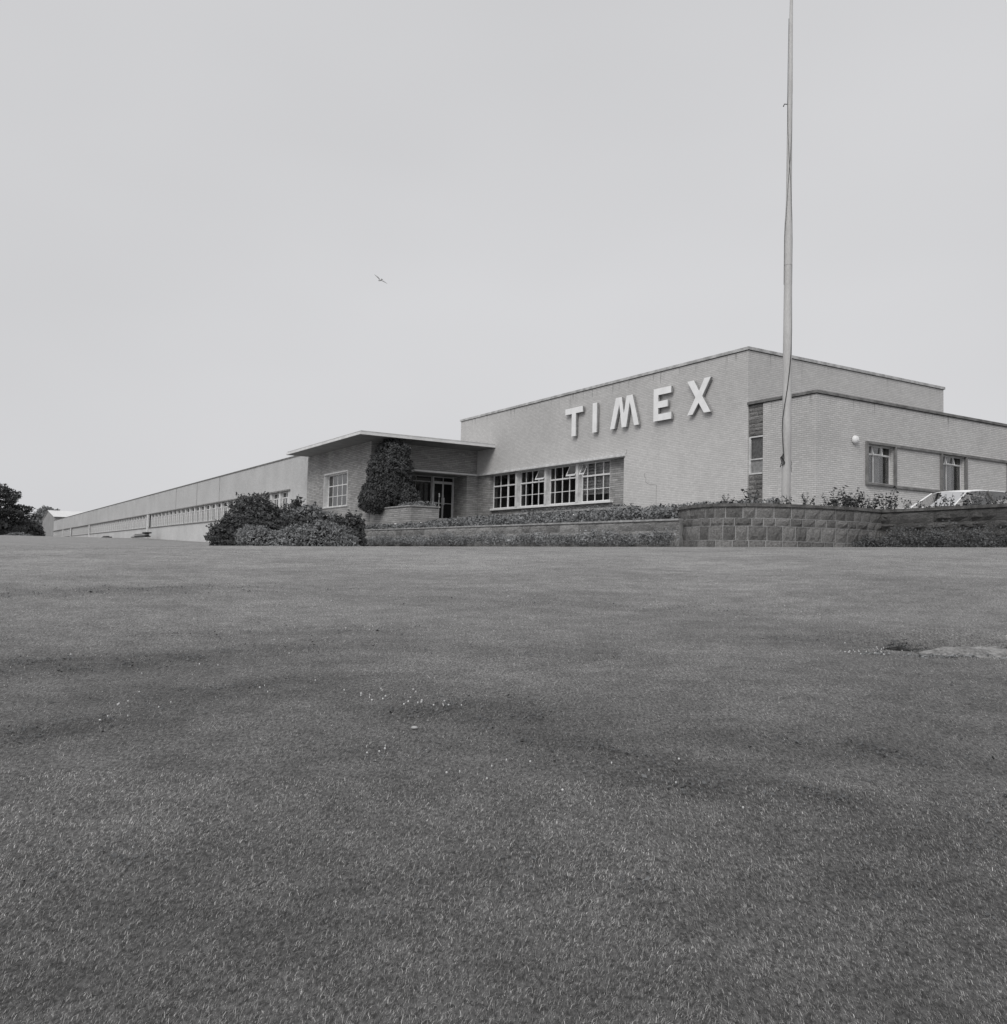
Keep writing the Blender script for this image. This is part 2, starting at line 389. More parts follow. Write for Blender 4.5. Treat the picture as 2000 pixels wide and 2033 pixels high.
def make_grass():
    V = []; T = []; PA = []; SHD = []; n0 = 0
    edges = np.geomspace(2.2, 21.0, 22)
    for y0, y1 in zip(edges[:-1], edges[1:]):
        ym = (y0 + y1) / 2; dens = 20000 * (3.2 / ym) ** 1.55; hgt = 0.0122; wid = 0.0018 * (ym / 3.2) ** 0.74; segs = 2 if ym < 4 else 1
        area = (y1 ** 2 - y0 ** 2) * 0.68 + 2.0 * (y1 - y0); n = int(area * dens)
        Y = np.sqrt(RNG.uniform(y0 ** 2, y1 ** 2, n)); X = RNG.uniform(-1, 1, n) * (0.66 * Y + 0.8)
        pt = lawn_patch(X, Y)
        cl = 0.5 + 0.5 * np.sin(X * 5.1 + 2.0 * np.sin(Y * 3.3)) * np.sin(Y * 4.3 + 1.7 * np.sin(X * 2.9))
        fx = 0.5 + 0.5 * np.sin(X * 23 + 2.2 * np.sin(Y * 17 + X * 6)) * np.sin(Y * 27 + 2.0 * np.sin(X * 19))
        keep = (RNG.random(n) < (0.6 + 0.4 * cl) * (1 - np.clip(pt, 0, 1) * (0.10 + 0.75 * fx ** 1.5)))
        keep &= ~((Y > 7.03) & (Y < 7.24) & (X > 3.1) & (X < 4.7)) & ~((np.abs(X - 3.95) < 0.62) & (np.abs(Y - 6.98) < 0.14))
        if y0 > 12: keep &= RNG.random(n) < np.clip((21.5 - Y) / 7, 0, 1)
        X, Y, pt = X[keep], Y[keep], pt[keep]; n = len(X)
        straw = RNG.random(n) < 0.004
        Z = lawn_z(X, Y) - 0.004
        h = hgt * RNG.lognormal(0, 0.36, n) * (1 + 0.35 * pt); h = np.minimum(h, hgt * 1.9); h = np.where(straw, h * 1.9, h)
        hol = np.exp(-((X - 3.75) / 0.8) ** 2 - ((Y - 7.45) / 0.16) ** 2) + 0.7 * np.exp(-((X - 3.9) / 0.7) ** 2 - ((Y - 6.80) / 0.07) ** 2); h = h * (1 + 0.8 * hol)
        ang = RNG.uniform(0, 2 * np.pi, n); wd = RNG.normal(np.where(X > 0.6, 2.6, 0.7), 0.8, n)      # most blades lean the same way
        lean = np.where(straw, 1.3, np.abs(RNG.normal(0.85, 0.4, n))); wd = np.where(straw, RNG.uniform(0, 6.3, n), wd)
        dx, dy = np.cos(wd) * lean * h, np.sin(wd) * lean * h
        px, py = np.cos(ang) * wid / 2, np.sin(ang) * wid / 2
        base = np.stack([X, Y, Z], -1)
        a = base - np.stack([px, py, 0 * px], -1); b = base + np.stack([px, py, 0 * px], -1)
        tip = base + np.stack([dx, dy, h * np.clip(1 - 0.3 * lean, 0.35, 1)], -1)
        if segs == 1:
            v = np.stack([a, b, tip], 1).reshape(-1, 3); t = (np.arange(n * 3).reshape(n, 3)); m = 3
        else:
            mid = base + np.stack([dx * 0.35, dy * 0.35, h * 0.62], -1); q = np.stack([px, py, 0 * px], -1) * 0.75
            v = np.stack([a, b, mid - q, mid + q, tip], 1).reshape(-1, 3); i = np.arange(n)[:, None] * 5
            t = np.concatenate([i + np.array([[0, 1, 3]]), i + np.array([[0, 3, 2]]), i + np.array([[2, 3, 4]])], 0); m = 5
        V.append(v); T.append(t + n0); n0 += len(v); PA.append(np.repeat(np.where(straw, -1.3, pt), m)); SHD.append(np.repeat(np.clip(RNG.lognormal(-0.10, 0.46, n), 0.3, 2.3), m))
    V = np.concatenate(V); V[:, 2] += EYE
    me = npmesh('grass', V, np.concatenate(T))
    at = me.attributes.new('patch', 'FLOAT', 'POINT'); at.data.foreach_set('value', np.concatenate(PA).astype(np.float32))
    at = me.attributes.new('shade', 'FLOAT', 'POINT'); at.data.foreach_set('value', np.concatenate(SHD).astype(np.float32))
    me.materials.append(M_BLADE)
    o = link(bpy.data.objects.new('grass', me)); tags(o, 'short mown grass covering the lawn in the foreground', 'grass', None, 'stuff')
make_grass()

# ================================================================ terraces, bed and drive (setting)
mb = MB(); mb.add([(18.16, 19.2, 1.12), (22.0, 19.2, 1.62), (26.75, 19.2, 1.95), (26.75, 49, 2.0), (22.0, 49, 1.9), (18.16, 49, 1.18)], [(0, 1, 4, 5), (1, 2, 3, 4)])
o = single('flower_bed', mb, M_SOIL, None, None, (18.16, 19.2, 1.12)); o['kind'] = 'structure'
mb = MB(); mb.box(21.32, 26.0, 44.6, 48.3, 1.6, 2.3)
o = single('porch_step', mb, M_COPL, None, None, (23, 45, 2.3)); o['kind'] = 'structure'
mb = MB(); mb.add([(22.66, -20, 1.30), (60, -20, 1.30), (60, 21.5, 1.30), (22.66, 21.5, 1.30)], [(0, 1, 2, 3)])
o = single('driveway', mb, M_DRIVE, None, None, (22.66, -20, 1.3)); o['kind'] = 'structure'

# ================================================================ main block
ZG = 0.4
blk = thing('factory_building', 'tall flat roofed pale brick factory block carrying the big letters', 'building', (26.61, 24.74, ZG))
mb = MB()
L_poly = [(24.74, ZG), (32.46, ZG), (32.46, 5.083), (48.62, 5.083), (48.62, 8.68), (24.74, 8.68)]
mb.prism(L_poly, 0, 26.61, 27.0)
mb.box(27.0, 39.9, 24.74, 25.08, ZG, 8.68)
mb.box(39.56, 39.9, 25.08, 48.28, ZG, 8.68); mb.box(27.0, 39.9, 48.28, 48.62, ZG, 8.68)
part('wall', mb, M_LIGHT, blk)
mb = MB(); mb.box(27.0, 39.56, 25.08, 48.28, 8.40, 8.52); part('roof', mb, M_ROOF, blk)
mb = MB(); mb.box(27.0, 39.5, 25.1, 48.2, 2.1, 2.22); part('floor', mb, M_ROOM, blk); mb = MB(); mb.box(31.5, 31.7, 25.1, 48.2, 2.22, 5.5); part('partition', mb, M_ROOM, blk); mb = MB(); mb.box(27.31, 31.5, 25.1, 48.2, 5.3, 5.4); part('ceiling', mb, M_ROOM, blk)
mb = MB(); mb.box(26.55, 27.06, 24.68, 48.68, 8.68, 8.80); mb.box(27.06, 39.96, 24.68, 25.14, 8.68, 8.80); part('coping', mb, M_CAPST, blk)
mb = MB(); mb.box(26.604, 26.70, 24.735, 48.63, 8.655, 8.679); mb.box(26.70, 39.91, 24.735, 24.80, 8.655, 8.679); part('coping_shade_strip', mb, M_IRON, blk)  # thin dark strip painting in the shadow line under the coping
mb = MB()                                                   # stone courses of the recessed window bay
mb.box(27.0, 27.3, 32.30, 33.98, ZG, 5.083)
mb.box(27.0, 27.3, 33.98, 45.12, ZG, 2.93)
mb.box(26.72, 27.3, 45.12, 46.46, ZG, 5.06)
part('recess_wall', mb, M_DARK, blk)
mb = MB(); mb.box(26.52, 26.99, 32.36, 46.42, 5.045, 5.12); mb.box(26.55, 26.60, 32.36, 46.42, 5.12, 5.19); part('lintel', mb, M_OFFWH, blk)
mb = MB(); mb.box(26.80, 27.04, 33.7, 45.14, 2.93, 3.03); part('sill', mb, M_WHITE, blk)
for a0, a1 in ((42.15, 42.34), (39.21, 39.40), (36.33, 36.54)):
    mb = MB(); mb.box(26.78, 27.18, a0, a1, 3.03, 5.04); part('pillar', mb, M_OFFWH, blk)

def main_window(lo, hi, bars, open_top=None, thick=None):
    fr = MB(); z0, z1, z2, z3 = 3.03, 3.69, 4.36, 5.04
    b0, b1 = 27.02, 27.08
    fr.box(b0, b1, lo, lo + 0.05, z0, z3); fr.box(b0, b1, hi - 0.05, hi, z0, z3)
    fr.box(b0, b1, lo + 0.05, hi - 0.05, z0, z0 + 0.06); fr.box(b0, b1, lo + 0.05, hi - 0.05, z3 - 0.05, z3)
    fr.box(b0 - 0.02, b1, lo + 0.05, hi - 0.05, z2 - 0.035, z2 + 0.045)
    xs = [lo + 0.05] + sorted(bars) + [hi - 0.05]
    for x in sorted(bars):
        wd = 0.07 if thick and abs(x - thick) < 0.1 else 0.022
        fr.box(b0 + 0.004, b1 - 0.004, x - wd, x + wd, z0 + 0.06, z2 - 0.035); fr.box(b0 + 0.004, b1 - 0.004, x - wd, x + wd, z2 + 0.045, z3 - 0.05)
    for i in range(len(xs) - 1):
        fr.box(b0 + 0.008, b1 - 0.008, xs[i] + 0.02, xs[i + 1] - 0.02, z1 - 0.017, z1 + 0.017)
    wdw = part('window', fr, M_WHITE, blk)
    zs = (z0 + 0.06, z1, z2, z3 - 0.05)
    for i in range(len(xs) - 1):
        for j in range(3):
            p = MB()
            x0, x1 = xs[i] + 0.01, xs[i + 1] - 0.01
            if open_top is not None and j == 2 and i == open_top:
                zt, zb = zs[3], zs[2] + 0.09
                p.add([(27.03, x0, zt), (27.03, x1, zt), (26.78, x1, zb), (26.78, x0, zb)], [(3, 2, 1, 0)])
                part('pane', p, M_GLASSA, wdw)
                q = MB(); q.tube([(27.03, x0, zt), (26.78, x0, zb), (26.78, x1, zb), (27.03, x1, zt)], 0.022, 6); part('casement', q, M_WHITE, wdw)
            else:
                t = random.uniform(-0.006, 0.006)
                p.add([(27.05 + t, x0, zs[j]), (27.05, x1, zs[j]), (27.05, x1, zs[j + 1]), (27.05 + t, x0, zs[j + 1])], [(3, 2, 1, 0)])
                part('pane', p, M_GLASS, wdw)
    return wdw
main_window(42.36, 45.12, [43.48, 44.30], thick=43.48)
main_window(39.42, 42.13, [40.30, 40.93, 41.57], open_top=0)
main_window(36.56, 39.19, [37.40, 38.05, 38.72], open_top=0)
mw = main_window(33.98, 36.31, [34.55, 35.22, 35.85], open_top=3)
mb = MB()
for i in range(38):                                          # half lowered slatted blind
    z = 4.98 - i * 0.042
    mb.add([(27.16, 34.05, z), (27.16, 36.48, z + 0.012 * math.sin(i * 1.7)), (27.20, 36.48, z + 0.028), (27.20, 34.05, z + 0.028)], [(0, 1, 2, 3)])
part('slat', mb, M_BLIND, mw)['kind'] = 'stuff'
for lo, n in ((42.45, 5), (39.5, 5), (36.65, 4)):             # curtains drawn back at the window ends
    for sidea in (lo, lo + 2.05):
        mb = MB()
        for i in range(n):
            x = sidea + i * 0.05
            mb.add([(27.2 + 0.03 * (i % 2), x, 3.05), (27.2 + 0.03 * ((i + 1) % 2), x + 0.05, 3.05), (27.2 + 0.03 * ((i + 1) % 2), x + 0.05, 5.0), (27.2 + 0.03 * (i % 2), x, 5.0)], [(0, 1, 2, 3)])
        part('curtain', mb, M_CURTD, blk)
mb = MB()                                                    # stepped settlement crack and two open movement joints
pts = [(30.94, 4.15), (30.98, 3.98), (30.86, 3.9), (30.88, 3.72), (30.70, 3.62), (30.56, 3.6), (30.15, 3.55), (30.15, 2.2)]
for (a0, z0), (a1, z1) in zip(pts[:-1], pts[1:]):
    mb.tube([(26.611, a0, z0), (26.611, a1, z1)], 0.007, 4)
part('crack', mb, M_IRON, blk)
for q in ([(26.611, 29.95, 8.65), (26.611, 29.97, 8.15)], [(26.611, 35.0, 8.65), (26.611, 35.02, 8.25)]): mb = MB(); mb.tube(q, 0.008, 4); part('crack', mb, M_IRON, blk)
mb = MB(); mb.tube([(26.611, 32.33, 5.12), (26.611, 32.27, 5.22), (26.611, 32.26, 5.35)], 0.008, 4)
part('crack', mb, M_IRON, blk)

# low stone trough under the main windows
tro = thing('stone_trough', 'long low stone plant trough with rounded end under the white framed windows', 'planter', (26.0, 31.5, 1.2))
mb = MB(); mb.box(26.02, 26.60, 31.7, 41.2, 1.2, 2.50)
mb.lathe([(0.29, 1.2), (0.29, 2.50)], (26.31, 31.7, 0), 'z', 20); part('wall', mb, M_STONEL, tro)
mb = MB(); mb.box(25.96, 26.60, 31.7, 41.2, 2.50, 2.61); mb.lathe([(0.34, 2.50), (0.34, 2.61)], (26.31, 31.7, 0), 'z', 20); part('coping', mb, M_COPL, tro)

# ================================================================ letters
def letter(name, polys, root):
    f = MB(); s_ = MB()
    for P in polys:
        P = [(a, z) for a, z in P]
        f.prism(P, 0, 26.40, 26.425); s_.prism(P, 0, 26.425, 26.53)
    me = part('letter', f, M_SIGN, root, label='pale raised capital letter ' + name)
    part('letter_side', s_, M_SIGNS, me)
    return me
sign = thing('wall_sign', 'large pale raised letters reading TIMEX on the brick factory wall', 'sign', (26.5, 32, 6.4))
zb, zt = 6.40, 7.87
def rc(a0, a1, z0, z1): return [(a0, z0), (a1, z0), (a1, z1), (a0, z1)]
T_ = [[(36.11, zb), (36.45, zb), (36.45, 7.57), (37.02, 7.57), (37.02, zt), (35.54, zt), (35.54, 7.57), (36.11, 7.57)]]
I_ = [rc(34.37, 34.70, zb, zt)]
Mp = [(33.30, zb), (32.89, zt), (32.47, zt), (32.28, 7.0), (32.09, zt), (31.68, zt), (31.20, zb), (31.52, zb), (31.86, 7.58), (32.10, zb), (32.42, zb), (32.62, 7.55), (32.98, zb)]
E_ = [[(30.18, zb), (30.18, zt), (29.04, zt), (29.04, 7.57), (29.88, 7.57), (29.88, 7.28), (29.26, 7.28), (29.26, 6.98), (29.88, 6.98), (29.88, 6.70), (29.02, 6.70), (29.02, zb)]]
X_ = [[(28.01, zt), (27.63, zt), (27.31, 7.36), (26.98, zt), (26.62, zt), (27.12, 7.12), (26.63, zb), (27.00, zb), (27.32, 6.87), (27.69, zb), (28.00, zb), (27.51, 7.12)]]
def ccw(P):
    A = sum(P[i][0] * P[(i + 1) % len(P)][1] - P[(i + 1) % len(P)][0] * P[i][1] for i in range(len(P)))
    return P if A > 0 else P[::-1]
for nm, ps in (('T', T_), ('I', I_), ('M', [Mp]), ('E', E_), ('X', X_)):
    letter(nm, [ccw(p) for p in ps], sign)

# ================================================================ side wing (right)
wing = thing('side_wing', 'lower pale brick wing in front of the tall block with two curtained windows', 'building', (26.61, 21.42, ZG))
mb = MB()
def wall_b_face(mb, a0, a1, b0, b1, z0, z1, holes):
    """wall running along b with rectangular holes"""
    holes = sorted(holes); x = b0
    for h0, h1, hz0, hz1 in holes:
        mb.box(x, h0, a0, a1, z0, z1); mb.box(h0, h1, a0, a1, z0, hz0); mb.box(h0, h1, a0, a1, hz1, z1); x = h1
    mb.box(x, b1, a0, a1, z0, z1)
W1 = (29.52, 31.18, 3.30, 4.80); W2 = (34.36, 36.04, 3.30, 4.80); W3 = (39.35, 41.0, 3.30, 4.80)
wall_b_face(mb, 21.42, 21.74, 26.61, 50, ZG, 6.43, [W1, W2, W3])
mb.box(26.61, 26.93, 21.74, 23.96, ZG, 6.43)
mb.box(49.7, 50, 21.74, 40, ZG, 6.43); mb.box(39.92, 50, 39.7, 40.0, ZG, 6.43)
part('wall', mb, M_LIGHTLOW, wing)
mb = MB(); mb.box(26.93, 39.9, 21.74, 24.735, 6.25, 6.35); part('roof', mb, M_ROOF, wing); mb = MB(); mb.box(39.92, 49.7, 21.74, 39.7, 6.25, 6.35); part('roof', mb, M_ROOF, wing)
mb = MB(); mb.box(26.93, 49.7, 21.75, 24.7, 2.1, 2.2); mb.box(26.93, 49.7, 24.4, 24.6, 2.2, 6.2); part('floor', mb, M_ROOM, wing)
mb = MB(); mb.box(26.60, 26.7, 21.413, 24.73, 6.40, 6.429); mb.box(26.7, 50, 21.413, 21.5, 6.40, 6.429); part('coping_shade_strip', mb, M_IRON, wing)  # same added dark strip, standing in for shade below the wing coping
mb = MB(); mb.box(26.54, 26.98, 21.35, 24.735, 6.43, 6.535); mb.box(26.98, 50.06, 21.35, 21.80, 6.43, 6.535); part('coping', mb, M_CAPDK, wing)
# hewn stone strip with its narrow window, each stone a piece
mb = MB(); mb.box(26.74, 26.93, 23.96, 24.735, ZG, 3.60); part('stone_backing', mb, M_MORTARD, wing); mb = MB(); mb.box(26.74, 26.93, 23.96, 24.735, 5.18, 6.43); part('stone_backing', mb, M_MORTARD, wing)

def stone_mesh(seed, nx=4, nz=3, rough=0.35):
    """unit stone: x along 0..1, z 0..1, face bulging towards -y (depth unit), back at y=1"""
    rnd = random.Random(seed); vs = []; fs = []
    for j in range(nz + 1):
        for i in range(nx + 1):
            edge = i in (0, nx) or j in (0, nz)
            dy = -0.05 if edge else -(0.35 + rnd.random() * 1.0) * rough * 2
            vs.append((i / nx + (0 if edge else rnd.uniform(-.06, .06)), dy, j / nz + (0 if edge else rnd.uniform(-.08, .08))))
    for j in range(nz):
        for i in range(nx):
            k = j * (nx + 1) + i; fs.append((k, k + 1, k + nx + 2, k + nx + 1))
    o = len(vs); vs += [(0, 1, 0), (1, 1, 0), (1, 1, 1), (0, 1, 1)]
    bot = [i for i in range(nx + 1)]; top = [nz * (nx + 1) + i for i in range(nx + 1)]
    lef = [j * (nx + 1) for j in range(nz + 1)]; rig = [j * (nx + 1) + nx for j in range(nz + 1)]
    fs += [tuple([o, o + 1] + bot[::-1]), tuple(top + [o + 2, o + 3]), tuple([o + 3, o] + lef), tuple([o + 1, o + 2] + rig[::-1])]
    me = bpy.data.meshes.new('stone'); me.from_pydata(vs, [], fs); me.update(); return me
STN = {}
def stone_set(mat, key, rough=0.35):
    if key not in STN:
        L_ = []
        for s_ in range(7):
            me = stone_mesh(s_ * 13 + 5, rough=rough); me.materials.append(mat); L_.append(me)
        STN[key] = L_
    return STN[key]
def put_stone(root, meshes, p0, ang, wdt, dep, hgt, name='stone'):
    """p0 site point of the lower-left front corner (seen from outside), ang direction of the wall in site plan; outward is to the right of it"""
    o = link(bpy.data.objects.new(name, random.choice(meshes))); o.parent = root
    o.location = Vector(p0) - Vector(SITE[root]); o.rotation_euler = (0, 0, ang); o.scale = (wdt, dep, hgt); return o
ms = stone_set(M_PILA, 'pila', 0.22)
def pila(z0, z1, rowh):
    z = z0
    while z < z1 - 0.02:
        h = min(rowh * random.uniform(0.85, 1.15), z1 - z)
        if z1 - z - h < 0.06: h = z1 - z
        cut = random.choice((0, 0, 0.35, 0.5, 0.6))
        spans = [(24.725, 23.965)] if not cut else [(24.725, 24.725 - 0.76 * cut), (24.725 - 0.76 * cut - 0.008, 23.965)]
        for s0, s1 in spans:
            put_stone(wing, ms, (26.665, s0, z + 0.006), -math.pi / 2, s0 - s1, 0.075, h - 0.012)
        z += h
pila(ZG + 0.9, 3.60, 0.17); pila(5.18, 6.43, 0.17)
fr = MB(); fr.box(26.68, 26.78, 24.66, 24.73, 3.62, 5.15); fr.box(26.68, 26.78, 23.965, 24.02, 3.62, 5.15); fr.box(26.66, 26.78, 24.02, 24.66, 5.09, 5.15); fr.box(26.64, 26.80, 24.02, 24.66, 3.62, 3.68); fr.box(26.68, 26.78, 24.02, 24.66, 4.20, 4.25)
nw = part('window', fr, M_OFFWH, wing)
mb = MB(); mb.box(26.74, 26.75, 24.02, 24.66, 4.25, 5.09); part('pane', mb, plain('frosted_dark_glass', 0.09, 0.25, 0.3, 8, 0.4), nw)
mb = MB(); mb.box(26.74, 26.75, 24.02, 24.66, 3.68, 4.20); part('pane', mb, plain('frosted_glass', 0.24, 0.3, 0.2, 8, 0.4), nw)
# bands and projecting surrounds
mb = MB(); mb.box(31.28, 50, 21.34, 21.42, 4.80, 4.90); part('lintel_band', mb, M_BAND, wing)
mb = MB(); mb.box(31.28, 34.26, 21.34, 21.42, 3.18, 3.28); part('sill_band', mb, M_BAND, wing)
def side_window(W, kind):
    b0, b1, z0, z1 = W; t = 0.09
    sr = MB(); sr.box(b0 - t, b0, 21.32, 21.44, z0 - t, z1 + t); sr.box(b1, b1 + t, 21.32, 21.44, z0 - t, z1 + t)
    sr.box(b0, b1, 21.32, 21.44, z1, z1 + t); sr.box(b0, b1, 21.30, 21.44, z0 - t, z0)
    part('window_surround', sr, M_BAND, wing)
    y0, y1 = 21.58, 21.63; zt_ = z1 - 0.34
    fr = MB(); w_ = b1 - b0
    xs = [b0, b0 + 0.30 * w_, b0 + 0.63 * w_, b1 - 0.02]
    fr.box(b0, b1, y0, y1, z1 - 0.05, z1); fr.box(b0, b1, y0, y1, zt_ - 0.05, zt_ + 0.02); fr.box(b0, b1, y0, y1, z0, z0 + 0.05)
    for x in xs: fr.box(x, x + 0.045, y0 + 0.003, y1 - 0.003, zt_ + 0.02, z1 - 0.05)
    for x in (b0, b0 + 0.36 * w_, b1 - 0.045): fr.box(x, x + 0.045, y0 + 0.003, y1 - 0.003, z0 + 0.05, zt_ - 0.05)
    wd = part('window', fr, M_OFFWH, wing)
    for i in range(3):
        p = MB(); p.box(xs[i] + 0.045, xs[i + 1], 21.60, 21.606, zt_ + 0.02, z1 - 0.05); part('pane', p, M_GLASS, wd)
    hp = MB(); x0, x1 = xs[1] + 0.01, xs[2] + 0.03; zz0, zz1 = zt_ - 0.02, z1 - 0.05
    for q in (((x0, 21.50, zz0), (x1, 21.50, zz0)), ((x0, 21.57, zz1), (x1, 21.57, zz1)), ((x0, 21.50, zz0), (x0, 21.57, zz1)), ((x1, 21.50, zz0), (x1, 21.57, zz1))):
        hp.tube(q, 0.02, 6)
    part('hopper', hp, M_WHITE, wd)
    cu = MB(); lo_, hi_ = (b0 + 0.40 * w_, b0 + 0.62 * w_)     # pale lining of the drawn-back curtain
    nseg = 5
    for i in range(nseg):
        xa = b0 + 0.50 * w_ + i * 0.055; xb = xa + 0.055
        ya, yb = 21.70 - 0.05 * (i % 2), 21.70 - 0.05 * ((i + 1) % 2)
        cu.add([(xa, ya, z0 + 0.04), (xb, yb, z0 + 0.04), (xb, yb, zt_ - 0.04), (xa, ya, zt_ - 0.04)], [(0, 1, 2, 3)])
    part('curtain_lining', cu, M_WHITE, wd)
    for lo_, hi_ in ((b0 + 0.05, b0 + 0.34 * w_), (b0 + 0.69 * w_, b1 - 0.05)):
        cp = MB(); n_ = 6
        for i in range(n_):
            xa = lo_ + (hi_ - lo_) * i / n_; xb = lo_ + (hi_ - lo_) * (i + 1) / n_
            ya, yb = 21.70 - 0.03 * (i % 2), 21.70 - 0.03 * ((i + 1) % 2)
            cp.add([(xa, ya, z0 + 0.04), (xb, yb, z0 + 0.04), (xb, yb, zt_ - 0.05), (xa, ya, zt_ - 0.05)], [(0, 1, 2, 3)])
        part('curtain', cp, M_CURTD, wd)
    for xe in (b0 + 0.27 * w_, b1 - 0.17):                     # pale toothed border of the curtain
        zig = MB()
        for i in range(9):
            z = z0 + 0.12 + i * 0.105
            if z > zt_ - 0.12: break
            zig.add([(xe, 21.655, z), (xe + 0.11, 21.655, z - 0.05), (xe + 0.11, 21.655, z + 0.05)], [(0, 1, 2)])
        part('curtain_trim', zig, M_GREYP, wd)['kind'] = 'stuff'
    for lo_, hi_ in ((b0 + 0.045, b0 + 0.36 * w_), (b0 + 0.36 * w_ + 0.045, b1 - 0.045)):
        p = MB(); p.box(lo_, hi_, 21.60, 21.606, z0 + 0.05, zt_ - 0.05); part('pane', p, M_GLASS, wd)
for W in (W1, W2, W3): side_window(W, 0)

lamp = thing('wall_lamp', 'round white bulkhead lamp on the side wing wall', 'lamp', (28.77, 21.42, 4.88))
mb = MB(); mb.lathe([(0.13, -0.03), (0.13, 0.0)], (28.77, 21.42, 4.88), 'y', 24); part('backplate', mb, M_IRON, lamp)
mb = MB(); mb.lathe([(0.02, -0.165), (0.08, -0.158), (0.135, -0.13), (0.163, -0.08), (0.168, -0.03)], (28.77, 21.42, 4.88), 'y', 28); part('globe', mb, M_WHITE, lamp)
mb = MB(); mb.lathe([(0.045, -0.178), (0.055, -0.166), (0.02, -0.16)], (28.80, 21.42, 4.86), 'y', 16); part('boss', mb, M_OFFWH, lamp)

# ================================================================ entrance pavilion
ent = thing('entrance_building', 'single storey dark stone entrance pavilion under a wide overhanging flat roof', 'building', (19.66, 46.46, ZG))
mb = MB()
# front wall (faces left), with window opening
AW = (49.86, 53.90, 3.06, 5.18)
mb.box(19.66, 19.98, 46.46, AW[0], ZG, 6.605); mb.box(19.66, 19.98, AW[1], 57.2, ZG, 6.605)
mb.box(19.66, 19.98, AW[0], AW[1], ZG, AW[2]); mb.box(19.66, 19.98, AW[0], AW[1], AW[3], 6.605)
# wall over the door and beside it
mb.box(19.98, 26.605, 46.46, 46.78, 5.18, 6.605); mb.box(19.98, 22.10, 46.46, 46.78, ZG, 5.18)
mb.box(25.95, 26.715, 46.465, 48.3, ZG, 5.055)
mb.box(19.98, 26.6, 56.9, 57.2, ZG, 6.605)
part('wall', mb, M_DARK, ent)
mb = MB(); mb.box(18.07, 26.60, 44.31, 57.0, 6.612, 6.74); part('roof', mb, M_FASCIA, ent)
mb = MB(); mb.box(18.17, 26.60, 44.41, 57.0, 6.74, 6.83); part('roof_edge', mb, M_GREYP, ent)
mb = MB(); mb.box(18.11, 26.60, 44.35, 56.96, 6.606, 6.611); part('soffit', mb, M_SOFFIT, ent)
mb = MB(); mb.box(22.10, 26.53, 46.36, 46.80, 5.075, 5.165); part('door_canopy', mb, M_FASCIA, ent)
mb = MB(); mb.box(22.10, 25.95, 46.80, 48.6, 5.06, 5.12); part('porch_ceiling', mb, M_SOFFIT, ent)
mb = MB(); mb.box(19.98, 26.55, 46.78, 56.9, 2.20, 2.30); part('floor', mb, M_ROOM, ent); mb = MB(); mb.box(22.0, 22.1, 46.8, 48.5, 2.3, 5.06); part('partition', mb, M_ROOM, ent); mb = MB(); mb.box(20.0, 26.5, 52.0, 52.1, 2.3, 6.5); part('partition', mb, M_ROOM, ent)
# office window with deep pale reveal
fr = MB(); a0, a1, z0, z1 = AW
fr.box(19.60, 19.98, a0, a1 , z1 - 0.06, z1 + 0.035); fr.box(19.60, 20.02, a0 - 0.02, a1 + 0.03, z0 - 0.05, z0 + 0.04)
fr.box(19.62, 19.98, a1 - 0.06, a1, z0 + 0.04, z1 - 0.06); fr.box(19.62, 19.98, a0, a0 + 0.06, z0 + 0.04, z1 - 0.06)
wf = part('window_surround', fr, M_OFFWH, ent)
fr = MB(); A0, A1 = a0 + 0.06, a1 - 0.06; Z0, Z1 = z0 + 0.04, z1 - 0.06
za, zb_ = Z0 + (Z1 - Z0) * 0.325, Z0 + (Z1 - Z0) * 0.65
fr.box(19.93, 19.97, A0, A0 + 0.045, Z0, Z1); fr.box(19.93, 19.97, A1 - 0.045, A1, Z0, Z1)
fr.box(19.93, 19.97, A0 + .045, A1 - .045, Z0, Z0 + 0.045); fr.box(19.93, 19.97, A0 + .045, A1 - .045, Z1 - 0.045, Z1); fr.box(19.925, 19.97, A0 + .045, A1 - .045, zb_ - 0.03, zb_ + 0.03)
colsA = [A0 + (A1 - A0) * i / 5 for i in range(6)]
for x in colsA[1:-1]:
    fr.box(19.934, 19.966, x - 0.02, x + 0.02, Z0 + .045, zb_ - .03); fr.box(19.934, 19.966, x - 0.02, x + 0.02, zb_ + .03, Z1 - .045)
for i in range(5): fr.box(19.937, 19.963, colsA[i] + 0.03, colsA[i + 1] - 0.03, za - 0.015, za + 0.015)
wf = part('window', fr, M_WHITE, ent)
for i in range(5):
    for (q0, q1) in ((Z0, za), (za, zb_), (zb_, Z1)):
        p = MB(); p.box(19.95, 19.954, colsA[i], colsA[i + 1], q0, q1); part('pane', p, M_GLASSA, wf)
mb = MB()
for i in range(40):
    x = A0 + (A1 - A0 - 0.55) * i / 40; x2 = A0 + (A1 - A0 - 0.55) * (i + 1) / 40
    mb.add([(20.06 + 0.03 * (i % 2), x, Z0), (20.06 + 0.03 * ((i + 1) % 2), x2, Z0), (20.06 + 0.03 * ((i + 1) % 2), x2, Z1), (20.06 + 0.03 * (i % 2), x, Z1)], [(0, 1, 2, 3)])
part('curtain', mb, M_CURT, wf)
